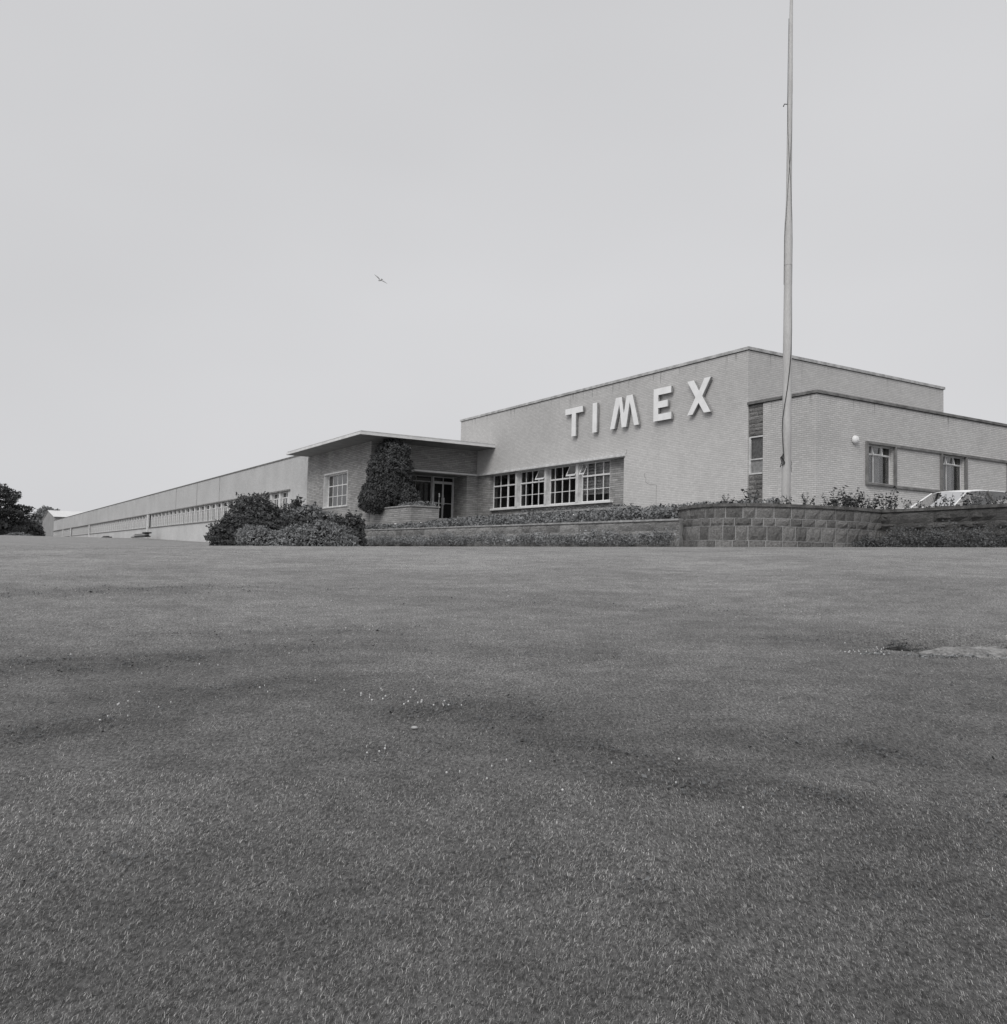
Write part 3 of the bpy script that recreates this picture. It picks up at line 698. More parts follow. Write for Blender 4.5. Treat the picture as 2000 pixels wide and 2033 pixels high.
# glazed doors, transom and sidelight
D = 48.2
fr = MB()
def bar(b0, b1, z0, z1, t=0.05): fr.box(b0, b1, D - t, D, z0, z1)
bar(24.45, 24.55, 2.3, 5.04, 0.09); bar(25.87, 25.945, 2.3, 5.04, 0.08); bar(24.55, 25.87, 4.66, 4.75, 0.07); bar(24.55, 25.87, 4.98, 5.04); bar(25.19, 25.23, 4.75, 4.98)
part('door_frame', fr, M_METAL, ent)
fr = MB(); bar(22.12, 24.45, 4.66, 4.72); bar(22.12, 24.45, 4.98, 5.04); bar(22.7, 22.73, 4.72, 4.98); bar(23.35, 23.38, 4.72, 4.98); bar(23.3, 23.33, 2.9, 4.66); bar(24.36, 24.43, 2.9, 4.98); bar(22.12, 24.36, 2.82, 2.9)
sl = part('sidelight', fr, M_GREYP, ent)
mb = MB(); mb.box(22.12, 24.45, D - 0.02, D - 0.012, 2.3, 5.0); part('pane', mb, M_DARKGL, sl)
for x in (22.75, 23.05, 23.6, 23.95):
    mb = MB()
    for i in range(3):
        mb.add([(x + i * .07, D - 0.026 - 0.012 * (i % 2), 2.9), (x + i * .07 + .07, D - 0.026 - 0.012 * ((i + 1) % 2), 2.9), (x + i * .07 + .07, D - 0.026 - 0.012 * ((i + 1) % 2), 4.6), (x + i * .07, D - 0.026 - 0.012 * (i % 2), 4.6)], [(0, 1, 2, 3)])
    part('curtain', mb, M_CURTD, sl)
mb = MB(); mb.box(24.55, 25.87, D - 0.02, D - 0.012, 4.75, 4.98); part('transom_pane', mb, M_DARKGL, ent)
for b0, b1, hx in ((24.56, 25.19, 25.10), (25.21, 25.865, 25.24)):
    fr = MB(); bar(b0, b0 + 0.045, 2.32, 4.65); bar(b1 - 0.045, b1, 2.32, 4.65); bar(b0 + .045, b1 - .045, 4.60, 4.65); bar(b0 + .045, b1 - .045, 2.32, 2.42); bar(b0 + .045, b1 - .045, 3.38, 3.42, 0.06)
    dr = part('door', fr, M_METAL, ent)
    p = MB(); p.box(b0 + .045, b1 - .045, D - 0.03, D - 0.022, 2.42, 3.38); part('pane', p, M_DARKGL, dr); p = MB(); p.box(b0 + .045, b1 - .045, D - 0.03, D - 0.022, 3.42, 4.60); part('pane', p, M_DARKGL, dr)
    h = MB(); h.box(hx, hx + 0.03, D - 0.13, D - 0.06, 3.3, 3.75); part('handle', h, M_WHITE, dr)
# small notice post by the planter
post = thing('door_post', 'short pale post with a small square plate in front of the glass doors', 'post', (24.55, 47.4, 2.3))
mb = MB(); mb.tube([(24.55, 47.4, 2.3), (24.55, 47.4, 3.55)], 0.03, 8); part('post', mb, M_WHITE, post)
mb = MB(); mb.box(24.51, 24.59, 47.36, 47.4, 3.72, 3.95); mb.box(24.54, 24.56, 47.37, 47.39, 3.55, 3.72); part('plate', mb, M_WHITE, post)

# dark stone planter in front of the pavilion
pl = thing('stone_planter', 'dark coursed stone planter box in front of the entrance doors', 'planter', (19.66, 41.06, ZG))
mb = MB(); mb.box(19.68, 19.98, 41.08, 46.455, ZG, 2.66); mb.box(19.98, 21.28, 41.08, 41.38, ZG, 2.66); mb.box(20.98, 21.28, 41.38, 46.455, ZG, 2.66); part('wall', mb, M_DARK, pl)
mb = MB(); mb.box(19.62, 20.0, 41.02, 46.455, 2.66, 2.73); mb.box(20.0, 21.34, 41.02, 41.42, 2.66, 2.73); mb.box(20.96, 21.34, 41.42, 46.455, 2.66, 2.73); part('coping', mb, M_COPL, pl)
mb = MB(); mb.box(19.98, 20.98, 41.38, 46.455, 2.3, 2.62); part('soil', mb, M_SOIL, pl)

# ================================================================ long factory wing (left)
lw = thing('factory_wing', 'long low pale factory wing with a continuous strip of windows receding left', 'building', (19.95, 57.25, ZG))
A_END = 249.0
def rtop(a): return 6.96 + (a - 57.25) * 0.0017
mb = MB()
mb.prism([(57.25, 4.70), (A_END, 4.70), (A_END, rtop(A_END)), (57.25, rtop(57.25))], 0, 19.95, 20.25)
mb.box(19.95, 20.25, 57.25, A_END, -0.6, 2.98)
mb.box(19.95, 20.25, 57.25, 61.9, 2.98, 4.70); mb.box(19.95, 20.25, A_END - 0.3, A_END, 2.98, 4.70)
mb.box(20.25, 60, A_END - 0.3, A_END, -0.6, 7.2); mb.box(20.25, 60, 57.3, 57.6, ZG, 6.9)
part('wall', mb, M_WINGWALL, lw)
mb = MB(); mb.add([(19.95, 57.25, 6.85), (60, 57.25, 6.85), (60, A_END, 7.15), (19.95, A_END, 7.15)], [(0, 1, 2, 3)]); part('roof', mb, M_ROOF, lw)
mb = MB(); mb.prism([(57.2, rtop(57.25)), (A_END + .06, rtop(A_END)), (A_END + .06, rtop(A_END) + 0.09), (57.2, rtop(57.25) + 0.09)], 0, 19.90, 20.35); part('coping', mb, M_CAPDK, lw)
mb = MB(); mb.box(19.84, 20.25, 61.6, A_END, 4.62, 4.72); part('lintel', mb, M_BAND, lw)
mb = MB(); mb.box(19.86, 20.25, 61.6, A_END, 2.95, 3.03); part('sill', mb, M_BAND, lw)
mb = MB(); mb.box(20.6, 26.0, 58, A_END - .5, 2.1, 2.2); part('floor', mb, M_ROOM, lw); mb = MB(); mb.box(24, 24.2, 58, A_END - .5, 2.2, 6.5); part('partition', mb, M_ROOM, lw)
PITCH = 2.14
nwin = int((A_END - 62.0) / PITCH)
post_me = None; win_me = None; pan_me = None
pm = MB(); pm.box(0, 0.27, -0.17, 0.17, 0, 1.59); post_me = pm.mesh('mullion_post'); post_me.materials.append(M_OFFWH)
wm = MB(); w_ = PITCH - 0.34
wm.box(0.20, 0.25, 0, 0.06, 0, 1.59); wm.box(0.20, 0.25, w_ - 0.06, w_, 0, 1.59); wm.box(0.20, 0.25, .06, w_ - .06, 0, 0.07); wm.box(0.20, 0.25, .06, w_ - .06, 1.53, 1.59)
wm.box(0.18, 0.25, .06, w_ - .06, 1.13, 1.20); wm.box(0.19, 0.25, w_ * .36 - .04, w_ * .36 + .04, .07, 1.13); wm.box(0.19, 0.25, w_ * .70 - .03, w_ * .70 + .03, .07, 1.13); wm.box(0.20, 0.25, w_ * .5 - .025, w_ * .5 + .025, 1.20, 1.53)
win_me = wm.mesh('window'); win_me.materials.append(M_WHITE)
gm = MB(); gm.box(0.225, 0.229, .03, w_ - .03, .04, 1.56); pan_me = gm.mesh('pane'); pan_me.materials.append(M_GLASS)
bm_ = MB(); bm_.box(0.33, 0.34, 0, w_, 0.0, 1.0); bl_me = bm_.mesh('blind'); bl_me.materials.append(M_BLIND)
random.seed(11)
for i in range(nwin + 1):
    a = 62.05 + i * PITCH
    if a > A_END - 0.5: break
    part('mullion_post', post_me, None, lw, loc=(19.98, a, 3.03))
    if a + PITCH < A_END:
        wo_ = part('window', win_me, None, lw, loc=(19.98, a + 0.17, 3.03))
        part('pane', pan_me, None, wo_, loc=(19.98, a + 0.17, 3.03))
        if random.random() < 0.4:
            bo = part('blind', bl_me, None, wo_, loc=(19.98, a + 0.17, 3.03 + random.choice((0.55, 0.3, 0.15, 0.02)) ))
for a in (117.0, 175.7, 207.0, 223.5):
    mb = MB(); mb.box(19.78, 19.96, a - 0.45, a + 0.55, -0.6, 4.62); part('buttress', mb, M_OFFWH, lw)
for a in (91.0, 82.0, 101.0): mb = MB(); mb.box(19.935, 19.95, a, a + 0.06, 4.75, 6.98); part('joint_strip', mb, M_BAND, lw)

# far shed behind the wing
sh = thing('gabled_shed', 'big distant shed with a pale pitched roof beyond the far end of the wing', 'building', (20.6, 256, 1.5))
mb = MB()
mb.add([(20.6, 256, 1.5), (20.6, 295, 1.5), (20.6, 295, 8.6), (20.6, 275.5, 10.7), (20.6, 256, 8.6), (60, 256, 1.5), (60, 295, 1.5), (60, 295, 8.6), (60, 275.5, 10.7), (60, 256, 8.6)],
       [(0, 4, 3, 2, 1), (5, 6, 7, 8, 9), (0, 5, 9, 4), (1, 2, 7, 6)])
part('wall', mb, plain('shed_wall', 0.30, 0.9, 0.12, 0.5), sh)
mb = MB(); mb.add([(20.3, 255.3, 8.55), (60.3, 255.3, 8.55), (60.3, 275.5, 10.95), (20.3, 275.5, 10.95), (20.3, 295.6, 8.55), (60.3, 295.6, 8.55)], [(0, 1, 2, 3), (3, 2, 5, 4)])
part('roof', mb, plain('pale_roof', 0.75, 0.7, 0.06, 0.5), sh)

# ================================================================ stone retaining walls
def catmull(P, n):
    out = []
    P = [Vector(p) for p in P]; Q = [2 * P[0] - P[1]] + P + [2 * P[-1] - P[-2]]
    for i in range(1, len(Q) - 2):
        p0, p1, p2, p3 = Q[i - 1:i + 3]
        for k in range(n):
            t = k / n
            out.append(0.5 * ((2 * p1) + (-p0 + p2) * t + (2 * p0 - 5 * p1 + 4 * p2 - p3) * t * t + (-p0 + 3 * p1 - 3 * p2 + p3) * t ** 3))
    out.append(P[-1]); return out
class Path:
    def __init__(s, pts):
        s.p = [Vector(p) for p in pts]; s.d = [0]
        for a, b in zip(s.p[:-1], s.p[1:]): s.d.append(s.d[-1] + (b - a).length)
        s.len = s.d[-1]
    def at(s, t):
        t = max(0, min(s.len, t))
        for i in range(len(s.p) - 1):
            if t <= s.d[i + 1] + 1e-9:
                f = (t - s.d[i]) / (s.d[i + 1] - s.d[i]); return s.p[i].lerp(s.p[i + 1], f)
        return s.p[-1]
def strip(mb, pts, off0, off1, z0, z1):
    """solid band following pts; offsets measured to the left of the direction of travel (inwards)"""
    n = len(pts); nor = []
    for i in range(n):
        t = (pts[min(i + 1, n - 1)] - pts[max(i - 1, 0)]).normalized(); nor.append(Vector((-t.y, t.x)))
    vs = []
    for i in range(n):
        a = pts[i] + nor[i] * off0; b = pts[i] + nor[i] * off1
        vs += [(a.x, a.y, z0(i)), (b.x, b.y, z0(i)), (b.x, b.y, z1(i)), (a.x, a.y, z1(i))]
    fs = []
    for i in range(n - 1):
        k = i * 4; m = k + 4
        for q in range(4): fs.append((k + q, m + q, m + (q + 1) % 4, k + (q + 1) % 4)[::-1] if False else (k + (q + 1) % 4, m + (q + 1) % 4, m + q, k + q))
    fs += [(0, 1, 2, 3), tuple((n - 1) * 4 + q for q in (3, 2, 1, 0))]
    mb.add(vs, fs)
def retaining(root, path, courses, wmin, wmax, meshes, dep, ztop_extra, cop_mat, cop_h, cop_over, mort, cop_len=1.0, seed=3):
    """courses: list of (z_low, z_high); ztop_extra(t) lifts everything along the wall"""
    rnd = random.Random(seed)
    n = max(8, int(path.len / 0.25)); pts = [path.at(path.len * i / n) for i in range(n + 1)]
    zx = lambda i: ztop_extra(path.len * i / n)
    mo = MB()
    for (z0, z1) in courses:
        t = 0.0; first = True; js = [0.0]
        while t < path.len - 0.05:
            w_ = rnd.uniform(wmin, wmax) * (0.5 + 0.5 * rnd.random() if first else 1); first = False
            if path.len - t - w_ < wmin * 0.5: w_ = path.len - t
            pa = path.at(t); pb = path.at(t + w_); gap = 0.0085 / max(0.05, (pb - pa).length); a = pa.lerp(pb, gap); b = pa.lerp(pb, 1 - gap); dv = b - a
            put_stone(root, meshes, (a.x, a.y, z0 + ztop_extra(t + w_ / 2) + 0.008), math.atan2(dv.y, dv.x), dv.length, dep * rnd.uniform(0.8, 1.25), (z1 - z0) - 0.016)
            t += w_; js.append(min(t, path.len))
        jp = [path.at(q) for q in js]; strip(mo, jp, 0.002, 0.38, lambda i: z0 + 0.0005 + ztop_extra(js[i]), lambda i: z1 - 0.0005 + ztop_extra(js[i]))
    part('mortar', mo, mort, root)
    t = 0.0; zt_ = courses[0][1]
    while t < path.len - 0.02:                                 # coping stones, laid end to end
        w_ = min(cop_len * rnd.uniform(0.85, 1.15), path.len - t)
        if path.len - t - w_ < 0.3: w_ = path.len - t
        k = max(2, int(w_ / 0.2)); q = [path.at(t + 0.003 + (w_ - 0.006) * i / k) for i in range(k + 1)]
        mb = MB(); e0 = ztop_extra(t); e1 = ztop_extra(t + w_); j = rnd.uniform(-0.004, 0.004)
        strip(mb, q, -cop_over, 0.40, lambda i: zt_ + 0.003 + e0 + (e1 - e0) * i / k, lambda i: zt_ + cop_h + j + e0 + (e1 - e0) * i / k)
        part('coping_stone', mb, cop_mat, root); t += w_

bulge = catmull([(20.3, 21.4), (19.25, 20.85), (18.54, 20.05), (18.06, 19.13), (17.78, 18.1), (17.93, 17.35), (18.30, 16.85), (18.93, 16.36), (19.93, 16.03), (21.17, 15.80), (22.52, 15.84)], 8)
COURSES = [(1.30, 1.613), (1.085, 1.30), (0.69, 1.085), (0.30, 0.69)]
cw = thing('stone_wall', 'dark curved stone retaining wall bulging out around the rose bed', 'wall', (18.5, 17, 0.3))
retaining(cw, Path(bulge), COURSES, 0.30, 0.50, stone_set(M_STONE, 'curve', 0.22), 0.10, lambda t: 0.0, M_COPD, 0.087, 0.06, M_MORTAR, seed=5)
rw = thing('stone_wall', 'straight dark stone wall beyond the inner corner, in front of the white car', 'wall', (22.5, 15.8, 0.3))
retaining(rw, Path([(22.53, 16.12), (22.50, 15.78), (22.32, 13.84), (22.10, 12.1), (21.5, 7.6), (21.0, 4.0)]), COURSES, 0.75, 1.35, stone_set(M_STONER, 'right', 0.34), 0.11, lambda t: -0.004, M_COPD, 0.087, 0.06, M_STONER, seed=9)
low = thing('stone_wall', 'long low grey stone wall under the bedding plants by the entrance', 'wall', (18, 19.4, 0.2))
retaining(low, Path([(18.0, 47.0), (18.0, 19.35)]), [(1.00, 1.285), (0.76, 1.00), (0.42, 0.76), (0.2, 0.42)], 0.55, 1.15, stone_set(M_STONEL, 'low', 0.22), 0.08, lambda t: 0.0 + 0.0035 * (27.6 - t), M_COPL, 0.06, 0.05, M_MORTARD, cop_len=1.6, seed=2)

# ================================================================ flagpole
pole = thing('flagpole', 'tall tapering pale flagpole standing behind the curved stone wall', 'flagpole', (23.62, 20.24, 1.2))
k = NT('weathered_pole_paint', 0.6, 0.35)
kv = k.mul(k.ramp(k.noise(1.0, k.mapped((1.5, 1.5, 0.5)), 4), 0.42, 0.54), k.ramp(k.noise(30, k.mapped((1, 1, .3))), 0.92, 1.08)); k.grey(kv, 0.01)
M_POLE = k.m
mb = MB()
prof = [(1.2, .15, 0, 0), (2.2, .15, 0, 0), (3.82, .147, .014, -.009), (7.27, .145, .019, -.012), (9.0, .135, .024, -.015), (10.28, .128, .027, -.016)]
mb.tube([(23.612 + x, 20.246 + y, z) for z, r, x, y in prof], [r for z, r, x, y in prof], 20); part('lower_pole', mb, M_POLE, pole)
prof = [(10.285, .134, .027, -.016), (11.3, .134, .028, -.017), (11.7, .128, .030, -.018), (12.15, .106, .034, -.02), (12.51, .097, .038, -.024), (15.17, .085, .048, -.03), (15.9, .083, .05, -.03)]
mb = MB(); mb.tube([(23.612 + x, 20.246 + y, z) for z, r, x, y in prof], [r for z, r, x, y in prof], 20); part('middle_pole', mb, M_POLE, pole)
prof = [(15.905, .080, .05, -.03), (16.42, .078, .062, -.04), (18.58, .064, .069, -.043), (19.66, .052, .079, -.049), (21.5, .04, .085, -.05)]
mb = MB(); mb.tube([(23.612 + x, 20.246 + y, z) for z, r, x, y in prof], [r for z, r, x, y in prof], 16); mb.lathe([(.01, 21.5), (.07, 21.53), (.09, 21.6), (.07, 21.67), (.01, 21.7)], (23.697, 20.196, 0), 'z', 16); part('upper_pole', mb, M_POLE, pole)
mb = MB(); mb.tube([(23.58, 20.27, 15.95), (23.50, 20.31, 15.95), (23.47, 20.33, 15.86)], 0.018, 6); part('bracket', mb, M_IRON, pole)
mb = MB()                                                     # halyard looping down the side of the pole
hp = [(9.9, 0.14, .03), (8.0, 0.135, .08), (7.2, 0.10, .13), (6.6, 0.04, .165), (6.0, -0.03, .165), (5.5, -0.10, .14), (5.0, -0.155, .08), (4.6, -0.165, .06), (4.2, -0.145, .08), (3.9, -.125, .10), (3.62, -.11, .11)]
mb.tube([(23.62 + s * CT - f * ST, 20.246 - s * ST - f * CT, z) for z, s, f in hp], 0.014, 6)
for i in range(3):
    a_ = i * 2.1
    mb.tube([(23.62 + s_ * CT - f_ * ST, 20.246 - s_ * ST - f_ * CT, z_) for s_, f_, z_ in ((-.13, .10, 3.80 - .02 * i), (-.17 - .03 * i, .12, 3.66), (-.14 - .05 * (i - 1), .13, 3.50), (-.12 - .06 * i, .12, 3.42 - .04 * i))], 0.017, 6)
for sg in (1, -1):                                            # the two upper falls of the rope cross on the front of the pole
    up = [(9.6, sg * .137, .06), (11.2, sg * .138, .05), (12.0, sg * .10, .10), (13.2, sg * .04, .105), (14.0, -sg * .02, .10), (15.0, -sg * .07, .07), (16.0, -sg * .085, .03), (19.0, -sg * .066, .02)]
    mb.tube([(23.62 + .03 * (z - 9) / 6 + s_ * CT - f_ * ST, 20.246 - .02 * (z - 9) / 6 - s_ * ST - f_ * CT, z) for z, s_, f_ in up], 0.007, 5)
part('halyard', mb, M_ROPE, pole)
mb = MB(); mb.tube([(23.62 + .15 * CT, 20.246 - .15 * ST, 3.62), (23.62 + .19 * CT, 20.246 - .19 * ST, 3.48), (23.62 + .165 * CT, 20.246 - .165 * ST, 3.4), (23.62 + .18 * CT, 20.246 - .18 * ST, 3.2)], 0.008, 5); part('cord_end', mb, M_ROPE, pole)

# ================================================================ parked car
car = thing('parked_car', 'white saloon car parked behind the dark stone wall', 'car', (28.2, 17.0, 1.30))
M_CAR = plain('white_car_paint', 0.85, 0.25, 0.03, 1, 0.5); M_CHROME = plain('chrome', 0.6, 0.2, 0.05, 3, 0.5); M_CHROME.node_tree.nodes['Principled BSDF'].inputs['Metallic'].default_value = 1
M_TYRE = plain('tyre_rubber', 0.02, 0.9, 0.2, 10, 0.2); M_CARGL = glass('car_glass', 0.92, 0.02, 1.3); M_SEAT = plain('car_interior', 0.12, 0.8, 0.2, 5)
def section(x, hw, z0, z1, crown):
    """closed half-rounded body section"""
    P = []
    for sgn in (1, -1):
        row = [(0.80, z0), (0.98, z0 + 0.12), (1.0, z0 + 0.30), (0.97, z1 - 0.10), (0.88, z1 - 0.02)]
        row = row if sgn == 1 else row[::-1]
        P += [(x, 17.0 + sgn * hw * a_, z) for a_, z in row]
        if sgn == 1: P.append((x, 17.0, z1 + crown))
    P.append((x, 17.0, z0)); return P
body = MB(); secs = [(24.95, .66, 1.62, 1.84, .01), (25.05, .74, 1.52, 1.93, .02), (25.6, .80, 1.48, 1.93, .02), (26.3, .82, 1.48, 1.96, .02), (27.2, .83, 1.47, 2.00, .01), (28.6, .83, 1.47, 2.08, .01), (29.4, .82, 1.48, 2.20, .02), (30.6, .80, 1.5, 2.22, .03), (31.15, .76, 1.55, 2.16, .02), (31.25, .68, 1.66, 2.0, .01)]
vs = []; fs = []
for q in secs: vs += section(*q)
n_ = 12
for i in range(len(secs) - 1):
    for k_ in range(n_): fs.append((i * n_ + k_, i * n_ + (k_ + 1) % n_, (i + 1) * n_ + (k_ + 1) % n_, (i + 1) * n_ + k_))
fs += [tuple(range(n_))[::-1], tuple((len(secs) - 1) * n_ + q for q in range(n_))]
body.add(vs, fs, True); part('body', body, M_CAR, car)
rf = MB(); RS = [(27.25, .60, 2.56), (27.55, .62, 2.63), (28.2, .635, 2.69), (29.0, .64, 2.715), (29.8, .63, 2.715), (30.4, .62, 2.68), (30.9, .60, 2.60)]
vs = []; fs = []
for x, hw, z in RS: vs += [(x, 17 - hw, z - .05), (x, 17 - hw * .97, z - .012), (x, 17 - hw * .6, z + .012), (x, 17, z + .02), (x, 17 + hw * .6, z + .012), (x, 17 + hw * .97, z - .012), (x, 17 + hw, z - .05), (x, 17, z - .055)]
for i in range(len(RS) - 1):
    for k_ in range(8): fs.append((i * 8 + k_, i * 8 + (k_ + 1) % 8, (i + 1) * 8 + (k_ + 1) % 8, (i + 1) * 8 + k_))
fs += [tuple(range(8))[::-1], tuple((len(RS) - 1) * 8 + q for q in range(8))]
rf.add(vs, fs, True); part('roof', rf, M_CAR, car)
for s_ in (-1, 1):
    ys = 17 + s_ * 0.745; yt = 17 + s_ * 0.61
    pm = MB(); pm.tube([(26.35, ys * 1, 2.05), (27.3, yt, 2.56)], 0.026, 6); part('pillar', pm, M_CAR, car); pm = MB(); pm.tube([(28.78, ys, 2.12), (28.45, yt + s_ * .02, 2.66)], 0.04, 6); part('pillar', pm, M_BAND, car)
    pm = MB(); pm.add([(31.1, ys, 2.18), (29.95, ys, 2.2), (29.6, yt + s_ * .012, 2.665), (30.9, yt - s_ * .01, 2.57)], [(0, 1, 2, 3)]); part('rear_quarter', pm, M_CAR, car)
    gl_ = MB(); gl_.add([(26.45, ys, 2.06), (28.74, ys, 2.12), (28.43, yt, 2.64), (27.35, yt, 2.56)], [(0, 1, 2, 3)]); part('side_window', gl_, M_CARGL, car)
    gl_ = MB(); gl_.add([(28.82, ys, 2.13), (29.95, ys, 2.2), (29.6, yt, 2.65), (28.48, yt, 2.65)], [(0, 1, 2, 3)]); part('side_window', gl_, M_CARGL, car)
gl_ = MB(); gl_.add([(26.35, 16.26, 2.05), (26.22, 17.0, 2.06), (27.22, 17.0, 2.6), (27.28, 16.4, 2.56)], [(0, 1, 2, 3)]); gl_.add([(26.22, 17.0, 2.06), (26.35, 17.74, 2.05), (27.28, 17.6, 2.56), (27.22, 17.0, 2.6)], [(0, 1, 2, 3)]); part('windscreen', gl_, M_CARGL, car)
gl_ = MB(); gl_.add([(31.1, 16.3, 2.2), (31.1, 17.7, 2.2), (30.9, 17.58, 2.56), (30.9, 16.42, 2.56)], [(0, 1, 2, 3)]); part('rear_window', gl_, M_CARGL, car)
st = MB(); st.box(27.9, 28.1, 16.35, 16.9, 1.8, 2.22); part('seat', st, M_SEAT, car); st = MB(); st.box(27.9, 28.1, 17.1, 17.65, 1.8, 2.22); part('seat', st, M_SEAT, car); st = MB(); st.box(29.4, 29.6, 16.35, 17.65, 1.8, 2.25); part('seat', st, M_SEAT, car)
for x in (25.85, 30.2):
    for s_ in (-1, 1):
        y = 17 + s_ * 0.70
        wmb = MB(); wmb.lathe([(.2, -.09), (.29, -.09), (.31, -.05), (.31, .05), (.29, .09), (.2, .09)], (x, y, 1.61), 'y', 24); wh = part('wheel', wmb, M_TYRE, car)
        wmb = MB(); wmb.lathe([(.19, -.08), (.2, -.095), (.08, -.11), (.08, .11), (.2, .095), (.19, .08)], (x, y, 1.61), 'y', 20); part('rim', wmb, M_CHROME, wh)
for x0, x1 in ((24.86, 24.94), (31.26, 31.34)):
    bmb = MB(); bmb.box(x0, x1, 16.25, 17.75, 1.6, 1.72); part('bumper', bmb, M_CHROME, car)
for s_ in (-1, 1):
    hm = MB(); hm.lathe([(.03, -.05), (.085, -.03), (.09, .02)], (24.98, 17 + s_ * .55, 1.87), 'x', 16); part('headlight', hm, M_WHITE, car)

car.location = wpos(28.60, 17.0, 1.30)

# ================================================================ foliage
def leaf_cloud(P, N, size, aspect=0.55, jit=0.9, fold=0.0):
    """P (n,3) centres, N (n,3) rough normals -> kite-shaped leaves"""
    n = len(P); nn = N + RNG.normal(0, jit, (n, 3)); nn /= np.linalg.norm(nn, axis=1)[:, None] + 1e-9
    t = RNG.normal(0, 1, (n, 3)); t -= nn * (t * nn).sum(1)[:, None]; t /= np.linalg.norm(t, axis=1)[:, None] + 1e-9
    bt = np.cross(nn, t); s = (size * RNG.lognormal(0, 0.3, n))[:, None]
    v = np.stack([P - t * s, P + bt * s * aspect - t * s * .1, P + t * s, P - bt * s * aspect - t * s * .1], 1).reshape(-1, 3)
    f = np.arange(n * 4).reshape(n, 4); return v, f
def blob_points(blobs, dens, depth=0.30, lump=0.12, lumpscale=2.0, under=0.4):
    """points near the skins of overlapping ellipsoids (site coords), buried ones dropped"""
    PP = []; NN = []
    for (c, r) in blobs:
        c = np.array(c, float); r = np.array(r, float)
        area = 4 * np.pi * (((r[0] * r[1]) ** 1.6 + (r[0] * r[2]) ** 1.6 + (r[1] * r[2]) ** 1.6) / 3) ** (1 / 1.6); n = int(area * dens)
        d = RNG.normal(0, 1, (n, 3)); d /= np.linalg.norm(d, axis=1)[:, None]
        d = d[(d[:, 2] > -0.75) | (RNG.random(n) < under)]; n = len(d)
        ph = d * lumpscale * r.max() * 2
        l_ = np.sin(ph[:, 0] * 2.1 + c[0] * 3) * np.sin(ph[:, 1] * 2.3 + c[1] * 5) + np.sin(ph[:, 2] * 2.7 + ph[:, 0] * 1.1 + c[2] * 7) * 0.7 + 0.6 * np.sin(ph[:, 0] * 5.2 + 1) * np.sin(ph[:, 1] * 4.7) * np.sin(ph[:, 2] * 5)
        rad = 1 + lump * l_ - depth * RNG.random(n) ** 2 + 0.10 * RNG.random(n) ** 6
        PP.append(c + d * r * rad[:, None]); q = d / r; NN.append(q / np.linalg.norm(q, axis=1)[:, None])
    P = np.concatenate(PP); N = np.concatenate(NN); keep = np.ones(len(P), bool)
    for (c, r) in blobs:
        q = (((P - np.array(c)) / np.array(r)) ** 2).sum(1); keep &= q > 0.40
    return P[keep], N[keep]
def crown(name, blobs, dens, size, mat, root, depth=0.3, lump=0.12, lumpscale=2.0, jit=0.9, aspect=0.55, extra=None, zmin=None):
    P, N = blob_points(blobs, dens, depth, lump, lumpscale)
    if extra is not None: P = np.concatenate([P, extra[0]]); N = np.concatenate([N, extra[1]])
    if zmin is not None: k_ = P[:, 2] > zmin; P, N = P[k_], N[k_]
    N = N + np.array([0, 0, 0.35])
    v, f = leaf_cloud(P - np.array(SITE[root]), N, size, aspect, jit)
    me = npmesh(name, v, f); return part(name, me, mat, root)
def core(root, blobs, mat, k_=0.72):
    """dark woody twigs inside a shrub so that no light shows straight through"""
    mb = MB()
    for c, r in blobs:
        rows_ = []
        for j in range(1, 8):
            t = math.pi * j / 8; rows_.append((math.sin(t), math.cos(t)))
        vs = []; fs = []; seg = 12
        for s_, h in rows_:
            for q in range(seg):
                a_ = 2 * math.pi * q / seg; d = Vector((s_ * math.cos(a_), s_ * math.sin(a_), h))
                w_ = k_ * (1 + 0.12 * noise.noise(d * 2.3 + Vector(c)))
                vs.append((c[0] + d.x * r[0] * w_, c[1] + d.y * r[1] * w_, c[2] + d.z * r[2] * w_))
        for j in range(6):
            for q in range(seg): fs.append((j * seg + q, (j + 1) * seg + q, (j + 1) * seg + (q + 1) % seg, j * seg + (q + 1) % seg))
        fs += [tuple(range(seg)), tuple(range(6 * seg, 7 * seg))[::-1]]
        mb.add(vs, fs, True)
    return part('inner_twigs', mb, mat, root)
def stems(root, base, tips, r0, name='stem', mat=None):
    mb = MB()
    for t in tips:
        b = Vector(base); t = Vector(t); m = b.lerp(t, 0.5) + Vector((random.uniform(-.1, .1), random.uniform(-.1, .1), 0.05)) * (t - b).length
        mb.tube([b, m, t], [r0, r0 * .7, r0 * .3], 6)
    return part(name, mb, mat or M_WOOD, root)
F_DARK = foliage('dark_leaf', 0.045, 0.105, 1.0)
F_CONE = foliage('conifer_leaf', 0.035, 0.115, 2.5)
F_MID = foliage('mid_leaf', 0.12, 0.28, 1.2)
F_LIGHT = foliage('pale_leaf', 0.11, 0.24, 1.5)
F_BED = foliage('bedding_leaf', 0.09, 0.27, 1.3)
F_WEED = foliage('weed_leaf', 0.14, 0.30, 1.5)
F_WEEDD = foliage('dark_weed_leaf', 0.06, 0.17, 1.5)
F_TREE = foliage('cedar_leaf', 0.035, 0.07, 0.3)
F_TREE2 = foliage('hazed_tree_leaf', 0.16, 0.28, 0.2)  # paler leaf colour with the distance haze put into it
F_ROSE = foliage('rose_leaf', 0.04, 0.12, 2.0)
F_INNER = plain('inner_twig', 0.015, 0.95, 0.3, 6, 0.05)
def W3(X, Y, z): b, a = spos(X, Y); return (b, a, z)
def wb(X, Y, z, rx, ry, rz): return (W3(X, Y, z), (rx, ry, rz))

